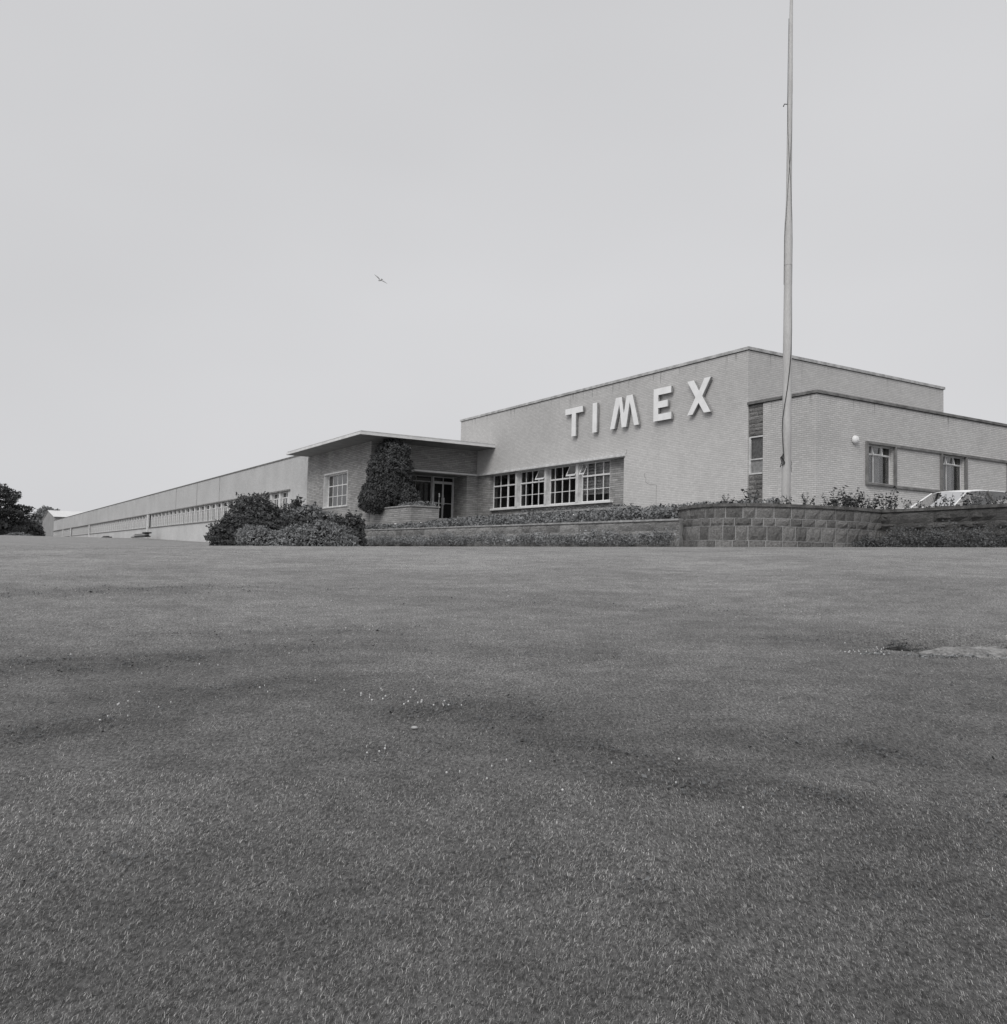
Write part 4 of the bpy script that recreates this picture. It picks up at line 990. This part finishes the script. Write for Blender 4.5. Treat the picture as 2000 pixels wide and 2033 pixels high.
# clipped conifer by the entrance
con = thing('conifer_bush', 'dark dense egg shaped conifer at the corner of the entrance pavilion', 'bush', (20.3, 44.9, 2.4))
cb = [((20.2, 45.0, 3.75), (1.42, 1.42, 1.25)), ((20.2, 45.0, 4.75), (1.42, 1.42, 1.30)), ((20.3, 45.1, 5.7), (1.02, 1.02, .9)), ((20.2, 45.35, 6.2), (0.48, .48, .52)), ((20.95, 44.7, 5.95), (.45, .45, .5)), ((19.55, 46.2, 3.5), (.75, .75, .85)), ((19.35, 45.0, 3.1), (.95, .95, .7)), ((20.9, 44.3, 3.3), (.95, .95, .8)), ((19.2, 46.4, 3.15), (.5, .5, .65))]
cb = [((20.25 + (c[0] - 20.25) * .88, 44.95 + (c[1] - 44.95) * .86, c[2]), (r[0] * .88, r[1] * .88, r[2])) for c, r in cb]
crown('foliage', cb, 600, 0.055, F_CONE, con, depth=0.26, lump=0.07, lumpscale=3.0, jit=0.75, aspect=0.5)
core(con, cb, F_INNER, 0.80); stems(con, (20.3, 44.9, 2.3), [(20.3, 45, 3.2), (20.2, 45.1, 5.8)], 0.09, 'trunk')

SH = 'shrubs massed at the left end of the low stone wall'
def shrub(name, label, blobs, dens, size, mat, depth=0.35, lump=0.12, ls=2.0, jit=0.9, aspect=0.55, corek=0.72, sprays=0, cat='shrub'):
    c0 = blobs[0][0]; zb0 = min(c[2] - r[2] for c, r in blobs)
    root = thing(name, label, cat, (c0[0], c0[1], max(0.0, zb0)), SH)
    extra = None
    if sprays:                                               # twigs that stick out of the outline
        P = []; N = []
        for _ in range(sprays):
            c, r = random.choice(blobs); d = np.array([random.gauss(0, 1), random.gauss(0, 1), abs(random.gauss(0.4, .8))]); d /= np.linalg.norm(d)
            p0 = np.array(c) + d * np.array(r) * 0.92; l_ = random.uniform(.1, .34)
            up = d + np.array([0, 0, .6]); up /= np.linalg.norm(up)
            for i in range(9): P.append(p0 + up * l_ * i / 8 + RNG.normal(0, .025, 3)); N.append(d)
        extra = (np.array(P), np.array(N))
    crown('foliage', blobs, dens, size, mat, root, depth, lump, ls, jit, aspect, extra)
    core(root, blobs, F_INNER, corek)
    stems(root, (c0[0], c0[1], max(-0.1, zb0 - 0.1)), [c for c, r in blobs], 0.05)
    return root
shrub('shrub', 'tallest dark rounded shrub at the left of the shrub mass', [wb(-11.9, 42.0, 1.6, 1.2, 1.25, 1.18), wb(-11.2, 42.3, 1.1, 1.4, 1.4, 1.1), wb(-12.15, 41.6, .9, 1.1, 1.2, .9)], 420, .058, F_DARK, lump=.17, sprays=110)
shrub('shrub', 'low dark leafy shrub leaning out over the lawn at the far left', [wb(-11.95, 38.2, .72, .8, .9, .7), wb(-11.55, 38.0, .45, .9, .9, .7), wb(-11.2, 38.3, 1.05, .85, .9, .6)], 420, .058, F_DARK, lump=.17, sprays=80)
shrub('shrub', 'loose twiggy shrub behind the tall dark one, against the window strip', [wb(-10.55, 43.3, 1.7, .85, .85, .75), wb(-9.9, 43.5, 1.3, 1.1, 1, .8)], 260, .055, F_DARK, depth=.5, sprays=60)
shrub('spiky_shrub', 'small spiky conifer poking up in front of the pale wing', [wb(-10.25, 43.6, 2.2, .22, .22, .55), wb(-10.2, 43.6, 1.7, .55, .5, .5)], 420, .06, F_DARK, depth=.5, sprays=36)
shrub('shrub', 'pale leaved shrub under the entrance window', [wb(-9.15, 41.0, 1.75, .85, .8, .55), wb(-8.3, 41.2, 1.45, .8, .8, .6), wb(-9.6, 40.6, 1.3, .8, .8, .6)], 260, .062, F_LIGHT, depth=.5, sprays=40)
shrub('spreading_juniper', 'spreading juniper sloping up in the middle of the shrub mass', [wb(-10.6, 39.6, .85, 1.0, .8, .5), wb(-9.9, 39.8, 1.2, .9, .8, .42), wb(-9.2, 40.0, 1.45, .7, .7, .35)], 420, .06, F_DARK, depth=.4, lump=.18, sprays=70)
shrub('shrub', 'broad rounded fine leaved shrub at the front of the shrub mass', [wb(-7.35, 36.0, .62, 1.15, 1.1, .78), wb(-8.4, 36.1, .5, 1.1, 1.0, .72), wb(-6.7, 36.2, .42, .8, .9, .6)], 620, .042, F_MID, depth=.26, lump=.09, ls=3)
shrub('shrub', 'lower rounded shrub between the broad one and the far left one', [wb(-9.7, 35.4, .42, .85, .8, .62), wb(-9.0, 35.2, .3, .6, .7, .5), wb(-10.2, 36.4, .7, .8, .8, .5)], 620, .042, F_MID, depth=.26, lump=.09, ls=3)
shrub('shrub', 'straggly dark shrub at the end of the low wall', [wb(-6.75, 39.6, 1.25, .55, .6, .62), wb(-6.5, 38.4, .6, .5, .6, .6), wb(-7.4, 39.8, 1.15, .7, .7, .6)], 300, .06, F_DARK, depth=.5, sprays=50)

# bedding plants along the low wall (one mass)
def scatter_plants(name, label, n, area, hgt, spread, leaves, size, mat, flowers=0, flowermat=None):
    P = []; N = []; FL = []
    for i in range(n):
        b, a, z, h = area()
        k_ = leaves; r = np.sqrt(RNG.random(k_)) * spread; an = RNG.uniform(0, 6.283, k_)
        hh = h * RNG.random(k_) ** 0.6
        P.append(np.stack([b + r * np.cos(an), a + r * np.sin(an), z + hh], -1)); N.append(np.stack([np.cos(an) * .6, np.sin(an) * .6, np.ones(k_) * .6], -1))
        if random.random() < flowers: FL.append((b - spread * .4, a, z + h * random.uniform(.75, 1.0)))
    P = np.concatenate(P); N = np.concatenate(N); p0 = P[0].copy()
    v, f = leaf_cloud(P - p0, N, size, .6, .7)
    o = single(name, npmesh(name, v, f), mat, label, 'plants', tuple(p0), None, 'stuff')
    return FL
bedz = lambda b: 1.14 + (b - 18.16) * 0.128 if b < 22 else 1.63 + (b - 22) * 0.07
def bed_area():
    a = random.uniform(19.6, 46.0) if random.random() < .9 else random.uniform(19.2, 24)
    b = 18.25 + 4.6 * random.random() ** 1.3
    if 41 < a and b > 19.5: b = random.uniform(18.25, 19.4)
    return b, a, bedz(b), random.uniform(.30, .52) * (1.0 if b < 21 else 1.1)
FLW = scatter_plants('bedding_plants', 'thick band of leafy bedding plants behind the low grey wall', 1500, bed_area, 0, .24, 36, .052, F_BED, .02)
def bed_area2():
    a = random.uniform(31.5, 41.0); return random.uniform(26.1, 26.5), a, 2.55, random.uniform(.08, .22)
scatter_plants('trough_plants', 'small plants growing along the top of the stone trough', 110, bed_area2, 0, .10, 22, .04, F_BED)
def bed_area3():
    return random.uniform(20.2, 21.2), random.uniform(41.2, 44.0), 2.62, random.uniform(.18, .40)
scatter_plants('planter_plants', 'pale leafy plants filling the dark planter box', 70, bed_area3, 0, .2, 40, .05, F_LIGHT)
mb = MB()
for (b, a, z) in FLW: mb.lathe([(.01, -.03), (.05, -.01), (.055, .015), (.02, .035)], (b - .12, a, z), 'z', 7)
single('white_roses', mb, M_WHITE, 'scattered small white blooms among the bedding plants', 'flowers', (18.3, 30, 1.5), None, 'stuff')
# weeds and long grass at the foot of the walls
def weed_low():
    a = random.uniform(19.2, 46.5); return 18.0 - random.uniform(.08, .75), a, 0.48 + .0035 * a, random.uniform(.25, .55) * (0.65 + 0.35 * math.sin(a * .9) ** 2)
scatter_plants('wall_weeds', 'grey leafy weeds growing at the foot of the low wall', 1100, weed_low, 0, .13, 20, .032, F_WEED)
rpath = Path([(21.3, 15.62), (22.2, 15.6), (22.32, 13.84), (22.10, 12.1), (21.5, 7.6), (21.2, 5.5)])
def weed_right():
    t = rpath.len * random.random() ** .9; p = rpath.at(t); q = p + Vector((-random.uniform(.1, .75), -0.1))
    X, Y, _ = wpos(q.x, q.y, 0)
    return q.x, q.y, float(lawn_z(X, Y)) - .02, random.uniform(.25, .85) * min(1, .35 + t * .45) * (0.6 + 0.4 * random.random())
scatter_plants('wall_weeds', 'tall dark weeds crowding the foot of the straight right-hand wall', 620, weed_right, 0, .12, 34, .022, F_WEEDD)

# rose bushes in the bed behind the curved wall
mb = MB(); ring = [p for p in bulge]
nor = []
poly = []
for i, p in enumerate(ring):
    t = (ring[min(i + 1, len(ring) - 1)] - ring[max(i - 1, 0)]).normalized(); q = p + Vector((-t.y, t.x)) * 0.36; poly.append((q.x, q.y))
poly += [(22.6, 21.4)]
mb.prism(ccw(poly), 2, 1.0, 1.52)
o = single('rose_bed', mb, M_SOIL, None, None, (20, 18, 1.5)); o['kind'] = 'structure'
def rose_mesh(seed, h, leaves):
    rnd = random.Random(seed); sm = MB(); P = []; N = []
    for i in range(rnd.randint(5, 8)):
        an = rnd.uniform(0, 6.28); rr = rnd.uniform(.08, .30) * (h / .7); tip = Vector((math.cos(an) * rr, math.sin(an) * rr, h * rnd.uniform(.65, 1.05)))
        mid = tip * .5 + Vector((0, 0, h * .08)); sm.tube([(0, 0, 0), mid, tip], [.008, .006, .003], 5)
        for k_ in range(leaves):
            t = .25 + .75 * k_ / leaves; p = (Vector((0, 0, 0)).lerp(mid, t * 2) if t < .5 else mid.lerp(tip, t * 2 - 1)) + Vector((rnd.gauss(0, .05), rnd.gauss(0, .05), rnd.gauss(0, .03)))
            P.append(p[:]); N.append((rnd.gauss(0, .5), rnd.gauss(0, .5), 1))
    v, f = leaf_cloud(np.array(P), np.array(N), .042, .6, .6); lm = npmesh('leaves', v, f); lm.materials.append(F_ROSE)
    s_ = sm.mesh('stems'); s_.materials.append(M_WOOD); return s_, lm
RV = [rose_mesh(1, .75, 11), rose_mesh(2, .8, 16), rose_mesh(3, .6, 9), rose_mesh(4, .9, 22), rose_mesh(5, .5, 8)]
ROSES = 'rose bushes in the bed above the curved wall'
def rose(b, a, z, var, sc, label):
    root = thing('rose_bush', label, 'rose bush', (b, a, z), ROSES)
    root.rotation_euler = (0, 0, random.uniform(0, 6.28)); root.scale = (sc, sc, sc)
    for nm, me in zip(('stems', 'leaves'), RV[var]):
        o = link(bpy.data.objects.new(nm, me)); o.parent = root
Rz = 1.50
rose(19.05, 19.55, Rz, 4, .85, 'smallest rose bush, leftmost above the curved wall')
rose(19.45, 18.9, Rz, 1, .92, 'leafy rose bush second from the left above the curved wall')
rose(19.75, 18.2, Rz, 0, 1.08, 'open branching rose bush right of the leafy second one')
rose(20.0, 17.5, Rz, 2, .85, 'thin rose bush just left of the dark stone strip')
rose(20.25, 17.35, Rz, 4, 1.1, 'sparse rose bush below the dark stone strip')
rose(20.95, 17.2, Rz, 1, .98, 'upright bushy rose between the stone strip and the flagpole')
rose(21.2, 16.85, Rz, 4, .85, 'low rose bush at the foot of the flagpole')
CL = ((21.75, 16.95, 3, .90), (22.0, 16.75, 1, 1.05), (22.3, 16.7, 3, .98), (22.6, 16.8, 1, 1.0), (22.35, 17.3, 3, .95), (22.85, 16.6, 3, .98), (23.1, 16.6, 1, 1.1), (22.9, 17.2, 3, 1.0), (23.35, 16.3, 3, 1.0), (23.6, 16.2, 0, .98))
CL = sorted(CL, key=lambda q: (q[0] * CT - q[1] * ST) / (q[0] * ST + q[1] * CT))
for (b, a, v, s_), od in zip(CL, ('first', 'second', 'third', 'fourth', 'fifth', 'sixth', 'seventh', 'eighth', 'ninth', 'last')):
    rose(b, a, 1.48, v, s_ * 1.02, od + ' rose from the left in the dense clump right of the flagpole')
sp = [((22.98, 15.35), 0, .85, 'thin rose bush just right of the inner wall corner'), ((22.95, 14.85), 4, 1.1, 'sparse low rose left of the white car'), ((22.85, 14.35), 2, 1.1, 'wispy rose in front of the car windscreen'),
      ((22.8, 14.0), 0, .95, 'rose bush in front of the car front door'), ((22.78, 13.55), 2, 1.2, 'twiggy rose in front of the middle of the car'), ((22.75, 13.2), 0, 1.0, 'rose bush in front of the car rear door'),
      ((22.7, 12.85), 1, .88, 'leafier rose in front of the car rear pillar'), ((22.65, 12.5), 1, .8, 'dense rose in front of the car boot'), ((22.6, 12.1), 1, .95, 'leafy rose at the right edge of the picture')]
for (b, a), v, s_, lb in sp: rose(b, a, 1.48, v, s_ * .86, lb)

# ================================================================ distant trees and bushes
def W_root(name, label, cat, X, Y, z, group=None):
    b, a = spos(X, Y); return thing(name, label, cat, (b, a, z), group)
t1 = W_root('cedar_tree', 'large dark spreading tree at the left edge of the lawn', 'tree', -87, 150, 1.5)
tb = []
rnd = random.Random(4)
for z, r in ((2.6, 6.6), (3.6, 6.8), (4.6, 6.7), (5.6, 6.4), (6.5, 6.0), (7.4, 5.6), (8.2, 4.6), (9.0, 3.6), (9.8, 2.4), (10.3, 1.3)):
    r *= 0.72
    for q in range(int(5 + 2.2 * r)):
        an = rnd.uniform(0, 6.28); rr = r * math.sqrt(rnd.uniform(.1, 1)); tb.append(wb(-86.3 + rr * math.cos(an), 150 + rr * math.sin(an), z + rnd.uniform(-.5, .4) - 0.05 * rr, rnd.uniform(1.1, 1.9), rnd.uniform(1.1, 1.9), rnd.uniform(.35, .65)))
crown('crown', tb, 20, .16, F_TREE, t1, depth=.6, lump=.2, lumpscale=.6)
mb = MB(); bs, as_ = spos(-87, 150); mb.tube([(bs, as_, 1.2), (bs + .2, as_, 4), (bs, as_, 9.5)], [.5, .38, .1], 10); part('trunk', mb, M_WOOD, t1)
limb = MB()
for c, r in tb[::2]: limb.tube([(bs, as_, c[2] - .8), ((bs + c[0]) / 2, (as_ + c[1]) / 2, c[2] - .3), c], [.16, .1, .04], 5)
part('limbs', limb, M_WOOD, t1)
t2 = W_root('round_tree', 'grey dome shaped tree behind the far shed', 'tree', -156, 300, 2)
tb2 = [wb(-155.6, 300, 8.0, 5.0, 4.5, 6.2), wb(-152.8, 301, 8.2, 4.0, 4, 5.2), wb(-158.4, 299, 6.2, 4.2, 4, 4.6), wb(-155.2, 299, 11.2, 3.2, 3, 3.2)]
crown('crown', tb2, 22, .30, F_TREE2, t2, depth=.35, lump=.07, lumpscale=.7)
core(t2, tb2, F_TREE2, .8); bs, as_ = spos(-156, 300); mb = MB(); mb.tube([(bs, as_, 1), (bs, as_, 7)], [.5, .3], 8); part('trunk', mb, M_WOOD, t2)
HD = 'dark bushes between the spreading tree and the far shed'
for i, (X, Y, z, rx, rz, lb) in enumerate(((-103.2, 190, 3.6, 2.4, 2.8, 'dark bush right beside the spreading tree'), (-108.6, 200, 3.6, 2.6, 2.4, 'lower dark bush in the middle of the gap'), (-111.2, 206, 4.0, 2.2, 3.0, 'tall dark bush against the gable of the far shed'), (-97.5, 178, 3.6, 3.0, 3.2, 'dark bush partly behind the spreading tree'))):
    r_ = W_root('bush', lb, 'bush', X, Y, z - rz, HD); bl = [wb(X, Y, z, rx, rx, rz), wb(X + 1.6, Y + 1, z - .8, rx * .8, rx * .8, rz * .8), wb(X - 1.8, Y, z - .5, rx * .8, rx * .8, rz * .8)]
    crown('foliage', bl, 22, .2, F_TREE if i != 1 else F_MID, r_, depth=.35, lump=.12, lumpscale=.8); core(r_, bl, F_INNER, .78); stems(r_, W3(X, Y, z - rz), [W3(X, Y, z), W3(X + 1, Y, z)], .2)
r_ = W_root('low_bush', 'low pale mound of growth in front of the dark bushes', 'bush', -80.2, 145, 1.5, HD); bl = [wb(-80.0, 145, 1.9, 1.7, 1.5, .75), wb(-78.4, 145.5, 1.8, 1.3, 1.2, .55)]
crown('foliage', bl, 60, .11, F_WEED, r_, depth=.3); core(r_, bl, F_INNER, .8); stems(r_, W3(-80, 145, 1.4), [W3(-80, 145, 2.0)], .1)

# stacked boards by the wing
stk = thing('timber_stack', 'low dark stack of boards lying by the wing buttress', 'timber', (18.5, 110, 1.7))
for i, (b0, b1, a0, a1, z0, z1) in enumerate(((18.2, 18.8, 108.6, 118.5, 1.72, 1.84), (18.25, 18.75, 109.0, 116.4, 1.85, 1.93), (18.2, 18.7, 108.9, 117.2, 1.94, 2.03), (18.3, 18.8, 109.4, 116.6, 2.05, 2.13), (18.2, 18.9, 108.6, 110.6, 2.14, 2.30))):
    mb = MB(); mb.box(b0, b1, a0, a1, z0, z1); part('board', mb, M_IRON if i in (0, 1, 3, 4) else M_GREYP, stk)
stk2 = thing('timber_stack', 'small dark pile on the grass left of the longer stack', 'timber', (18.5, 144, 1.9))
for i, (b0, b1, a0, a1, z0, z1) in enumerate(((18.2, 18.8, 139, 145.5, 1.9, 2.08), (18.3, 18.7, 141, 145.0, 2.09, 2.2))):
    mb = MB(); mb.box(b0, b1, a0, a1, z0, z1); part('board', mb, M_IRON, stk2)

# ================================================================ buried slab, stones, daisies, litter on the lawn
M_SLAB = rock('slab_stone', 0.26, 0.34, 0.01)
mb = MB(); random.seed(21); nx, ny = 44, 12; vs = []; fs = []
for j in range(ny + 1):
    for i in range(nx + 1):
        u, v = i / nx, j / ny; X = 3.32 + 1.25 * u + .03 * math.sin(v * 9); wdt = .30 * (math.sin(math.pi * min(1, .12 + .9 * u)) ** .5); Y = 6.98 + (v - .5) * wdt + .02 * math.sin(u * 11)
        e = 1 - abs(2 * v - 1) ** 3; e *= min(1, u * 5 + .15)
        z = -.665 + .02 * (v - .5) + .055 * e + .022 * noise.noise(Vector((X * 5, Y * 14, 0))) + .014 * noise.noise(Vector((X * 16, Y * 40, 3))) - .02 * max(0, noise.noise(Vector((X * 3.1, Y * 5, 9)))) - .03 * (u > .93)
        vs.append((X, Y, z + EYE))
for j in range(ny):
    for i in range(nx): k_ = j * (nx + 1) + i; fs.append((k_, k_ + 1, k_ + nx + 2, k_ + nx + 1))
nb = len(vs); edge = [i for i in range(nx + 1)] + [j * (nx + 1) + nx for j in range(1, ny + 1)] + [ny * (nx + 1) + i for i in range(nx - 1, -1, -1)] + [j * (nx + 1) for j in range(ny - 1, 0, -1)]
vs += [(vs[e][0], vs[e][1], vs[e][2] - .2) for e in edge]
for q in range(len(edge)): q2 = (q + 1) % len(edge); fs.append((edge[q2], edge[q], nb + q, nb + q2))
fs.append(tuple(nb + q for q in range(len(edge))))
me = bpy.data.meshes.new('rock_slab'); c0 = Vector((3.9, 6.98, 1.0)); me.from_pydata([tuple(Vector(v) - c0) for v in vs], [], fs); me.materials.append(M_SLAB); me.update()
o = link(bpy.data.objects.new('rock_slab', me)); o.location = c0; tags(o, 'flat pale rock slab half buried in the lawn at the right', 'rock')

# cut turf bank behind the slab: a dark earth face under a grassy lip
def bank_h(X): return (.125 * math.exp(-((X - 3.40) / .27) ** 4) + .06 * (1 if X > 3.72 else 0) * min(1, (X - 3.72) * 5)) * (1 + .25 * noise.noise(Vector((X * 9, 2, 1))))
mb = MB(); vs = []; fs = []; xs_ = np.arange(3.02, 4.75, .03); K = 6
for X in xs_:
    X = float(X); h = max(0, bank_h(X)); y0 = 7.19 + .03 * noise.noise(Vector((X * 6, 0, 5))) + (.05 if X > 3.72 else 0); z0 = float(lawn_z(np.array(X), np.array(y0)))
    for dy, f, j in ((0, -.35, 0), (.01, .35, .02), (-.015, .8, .02), (.03, 1.0, .008), (.16, .75, .01), (.42, -.2, 0)):
        vs.append((X, y0 + dy + j * noise.noise(Vector((X * 25, dy * 60, 2))), z0 + (h if f > 0 else .06) * f + j * .4 * noise.noise(Vector((X * 31, dy * 50, 7))) + EYE))
for i in range(len(xs_) - 1):
    for q in range(K - 1): fs.append((i * K + q, (i + 1) * K + q, (i + 1) * K + q + 1, i * K + q + 1))
me = bpy.data.meshes.new('earth_bank'); me.from_pydata(vs, [], fs); me.materials.append(plain('dark_earth', .035, .95, .4, 20, .05, bump=.6)); me.update()
o = link(bpy.data.objects.new('earth_bank', me)); o['kind'] = 'structure'
def tuft_spot():
    X = random.gauss(3.42, .15) if random.random() < .6 else random.uniform(3.7, 4.72); h = max(0, bank_h(X)); Y = 7.24 + (.05 if X > 3.72 else 0) + abs(random.gauss(0, .06)); b, a = spos(X, Y); f = max(0, 1 - (Y - 7.22) / .38)
    return b, a, float(lawn_z(np.array(X), np.array(Y))) + h * f - .008, random.uniform(.005, .022)
scatter_plants('weed_tufts', 'ragged turf and weeds overhanging the dark hollow behind the rock slab', 130, tuft_spot, 0, .022, 14, .007, F_WEEDD)
def tuft_spot2():
    X = random.uniform(2.75, 4.6); Y = 6.83 + .03 * math.sin(X * 9) + random.gauss(0, .02); b, a = spos(X, Y)
    return b, a, float(lawn_z(np.array(X), np.array(Y))) - .01, random.uniform(.01, .035)
scatter_plants('grass_fringe', 'coarse grass fringe along the near edge of the rock slab', 90, tuft_spot2, 0, .03, 14, .008, F_WEED)

# scrubby clover in the dark patches: small dark leaves held just above the turf
def clover():
    n = 240000; Y = np.sqrt(RNG.uniform(2.6 ** 2, 10.5 ** 2, n)); X = RNG.uniform(-1, 1, n) * (0.62 * Y + .4); p = np.clip(lawn_patch(X, Y), 0, 1)
    cl = (0.5 + 0.5 * np.sin(X * 11 + 2.1 * np.sin(Y * 8 + X * 3))) * (0.5 + 0.5 * np.sin(Y * 17 + 2.3 * np.sin(X * 9))) + 0.25 * np.sin(X * 37) * np.sin(Y * 41)
    k_ = (RNG.random(n) < p ** 1.6 * np.clip(cl * 1.7, 0, 1)) & ~((np.abs(X - 3.9) < .9) & (np.abs(Y - 7.1) < .3)); X, Y = X[k_], Y[k_]; n = len(X)
    P = np.stack([X, Y, lawn_z(X, Y) + RNG.uniform(.006, .017, n) + EYE], -1); N = np.stack([RNG.normal(0, .35, n), RNG.normal(-.2, .35, n), np.ones(n)], -1)
    p0 = P[0].copy(); v, f = leaf_cloud(P - p0, N, .0075, .7, .25); me = npmesh('clover', v, f); me.materials.append(foliage('clover_leaf', .06, .15, 3.0))
    o = link(bpy.data.objects.new('clover', me)); o.location = p0; tags(o, 'scrubby dark clover growing in streaks across the lawn', 'clover', None, 'stuff')
clover()

def daisies(label, spots):
    mb = MB(); p0 = None
    for cx, cy, sx, sy, n in spots:
        for i in range(n):
            X, Y = random.gauss(cx, sx), random.gauss(cy, sy); z = float(lawn_z(np.array(X), np.array(Y))) + random.uniform(.012, .024) + EYE; p0 = p0 or Vector((X, Y, z)); r = random.uniform(.0022, .0066)
            mb.lathe([(.002, -.004), (r, 0), (r * .9, .004), (.002, .006)], (X - p0.x, Y - p0.y, z - p0.z), 'z', 7)
    me = mb.mesh('daisies'); me.materials.append(M_OFFWH); o = link(bpy.data.objects.new('daisies', me)); o.location = p0; tags(o, label, 'flowers', None, 'stuff')
daisies('tiny white clover flowers scattered through the dark patches of lawn', [(-.62, 5.45, .16, .08, 14), (-.38, 5.33, .06, .05, 12), (-.62, 4.56, .05, .03, 5), (-.1, 4.3, .14, .08, 6), (-2.15, 5.05, .15, .12, 7), (-1.8, 5.5, .4, .15, 6), (1.0, 4.1, .5, .25, 6), (-2.6, 6.2, .7, .3, 6), (-.3, 9.5, .8, .5, 16), (-1.5, 7.5, .8, .4, 8)])
daisies('cluster of white daisies beside the buried slab', [(2.74, 6.84, .11, .05, 15), (2.95, 7.05, .15, .1, 5), (2.9, 8.8, .4, .25, 10)])
ls = MB(); X, Y = -.461, 4.89; z = float(lawn_z(np.array(X), np.array(Y))) + EYE + .012
ls.lathe([(.002, -.008), (.016, -.006), (.022, .002), (.014, .009), (.002, .011)], (0, 0, 0), 'z', 9)
me = ls.mesh('pebble'); me.materials.append(M_GREYP); o = link(bpy.data.objects.new('pebble', me)); o.location = (X, Y, z); o.scale = (.95, .65, .8); tags(o, 'small flat pale pebble lying in the dark patch of lawn', 'stone')

# ================================================================ bird in the sky
bird = link(bpy.data.objects.new('bird', None)); bird.location = (-6.68, 45, 14.35 + EYE); bird.rotation_euler = (.1, math.radians(24), math.radians(35)); tags(bird, 'small grey bird gliding in the empty sky above the entrance', 'bird'); SITE[bird] = (0, 0, 0)
M_BIRD = plain('grey_feather', 0.62, 0.8, 0.15, 8, 0.1); M_BIRDL = plain('pale_feather', 0.85, 0.8, 0.1, 8, 0.1)
mb = MB(); mb.tube([(0, .2, 0), (0, .16, .005), (0, .1, .01), (0, 0, 0), (0, -.1, 0), (0, -.17, .005)], [.008, .024, .04, .05, .032, .012], 10); part('body', mb, M_BIRD, bird)
for s_ in (-1, 1):
    mb = MB(); mb.add([(s_ * .03, .07, .02), (s_ * .18, .10, .07), (s_ * .42, -.02, .06), (s_ * .40, -.05, .06), (s_ * .17, -.05, .062), (s_ * .03, -.06, .02), (s_ * .03, .0, .045), (s_ * .18, .02, .095)],
                      [(0, 1, 7, 6), (6, 7, 4, 5), (1, 2, 7), (2, 3, 7), (3, 4, 7), (0, 5, 4, 3, 2, 1)]); part('wing', mb, M_BIRDL, bird)
mb = MB(); mb.add([(-.02, -.15, .005), (.02, -.15, .005), (.06, -.28, .005), (-.06, -.28, .005), (-.02, -.15, .012), (.02, -.15, .012), (.05, -.28, .008), (-.05, -.28, .008)], [(0, 3, 2, 1), (4, 5, 6, 7), (0, 1, 5, 4), (1, 2, 6, 5), (2, 3, 7, 6), (3, 0, 4, 7)]); part('tail', mb, M_BIRD, bird)
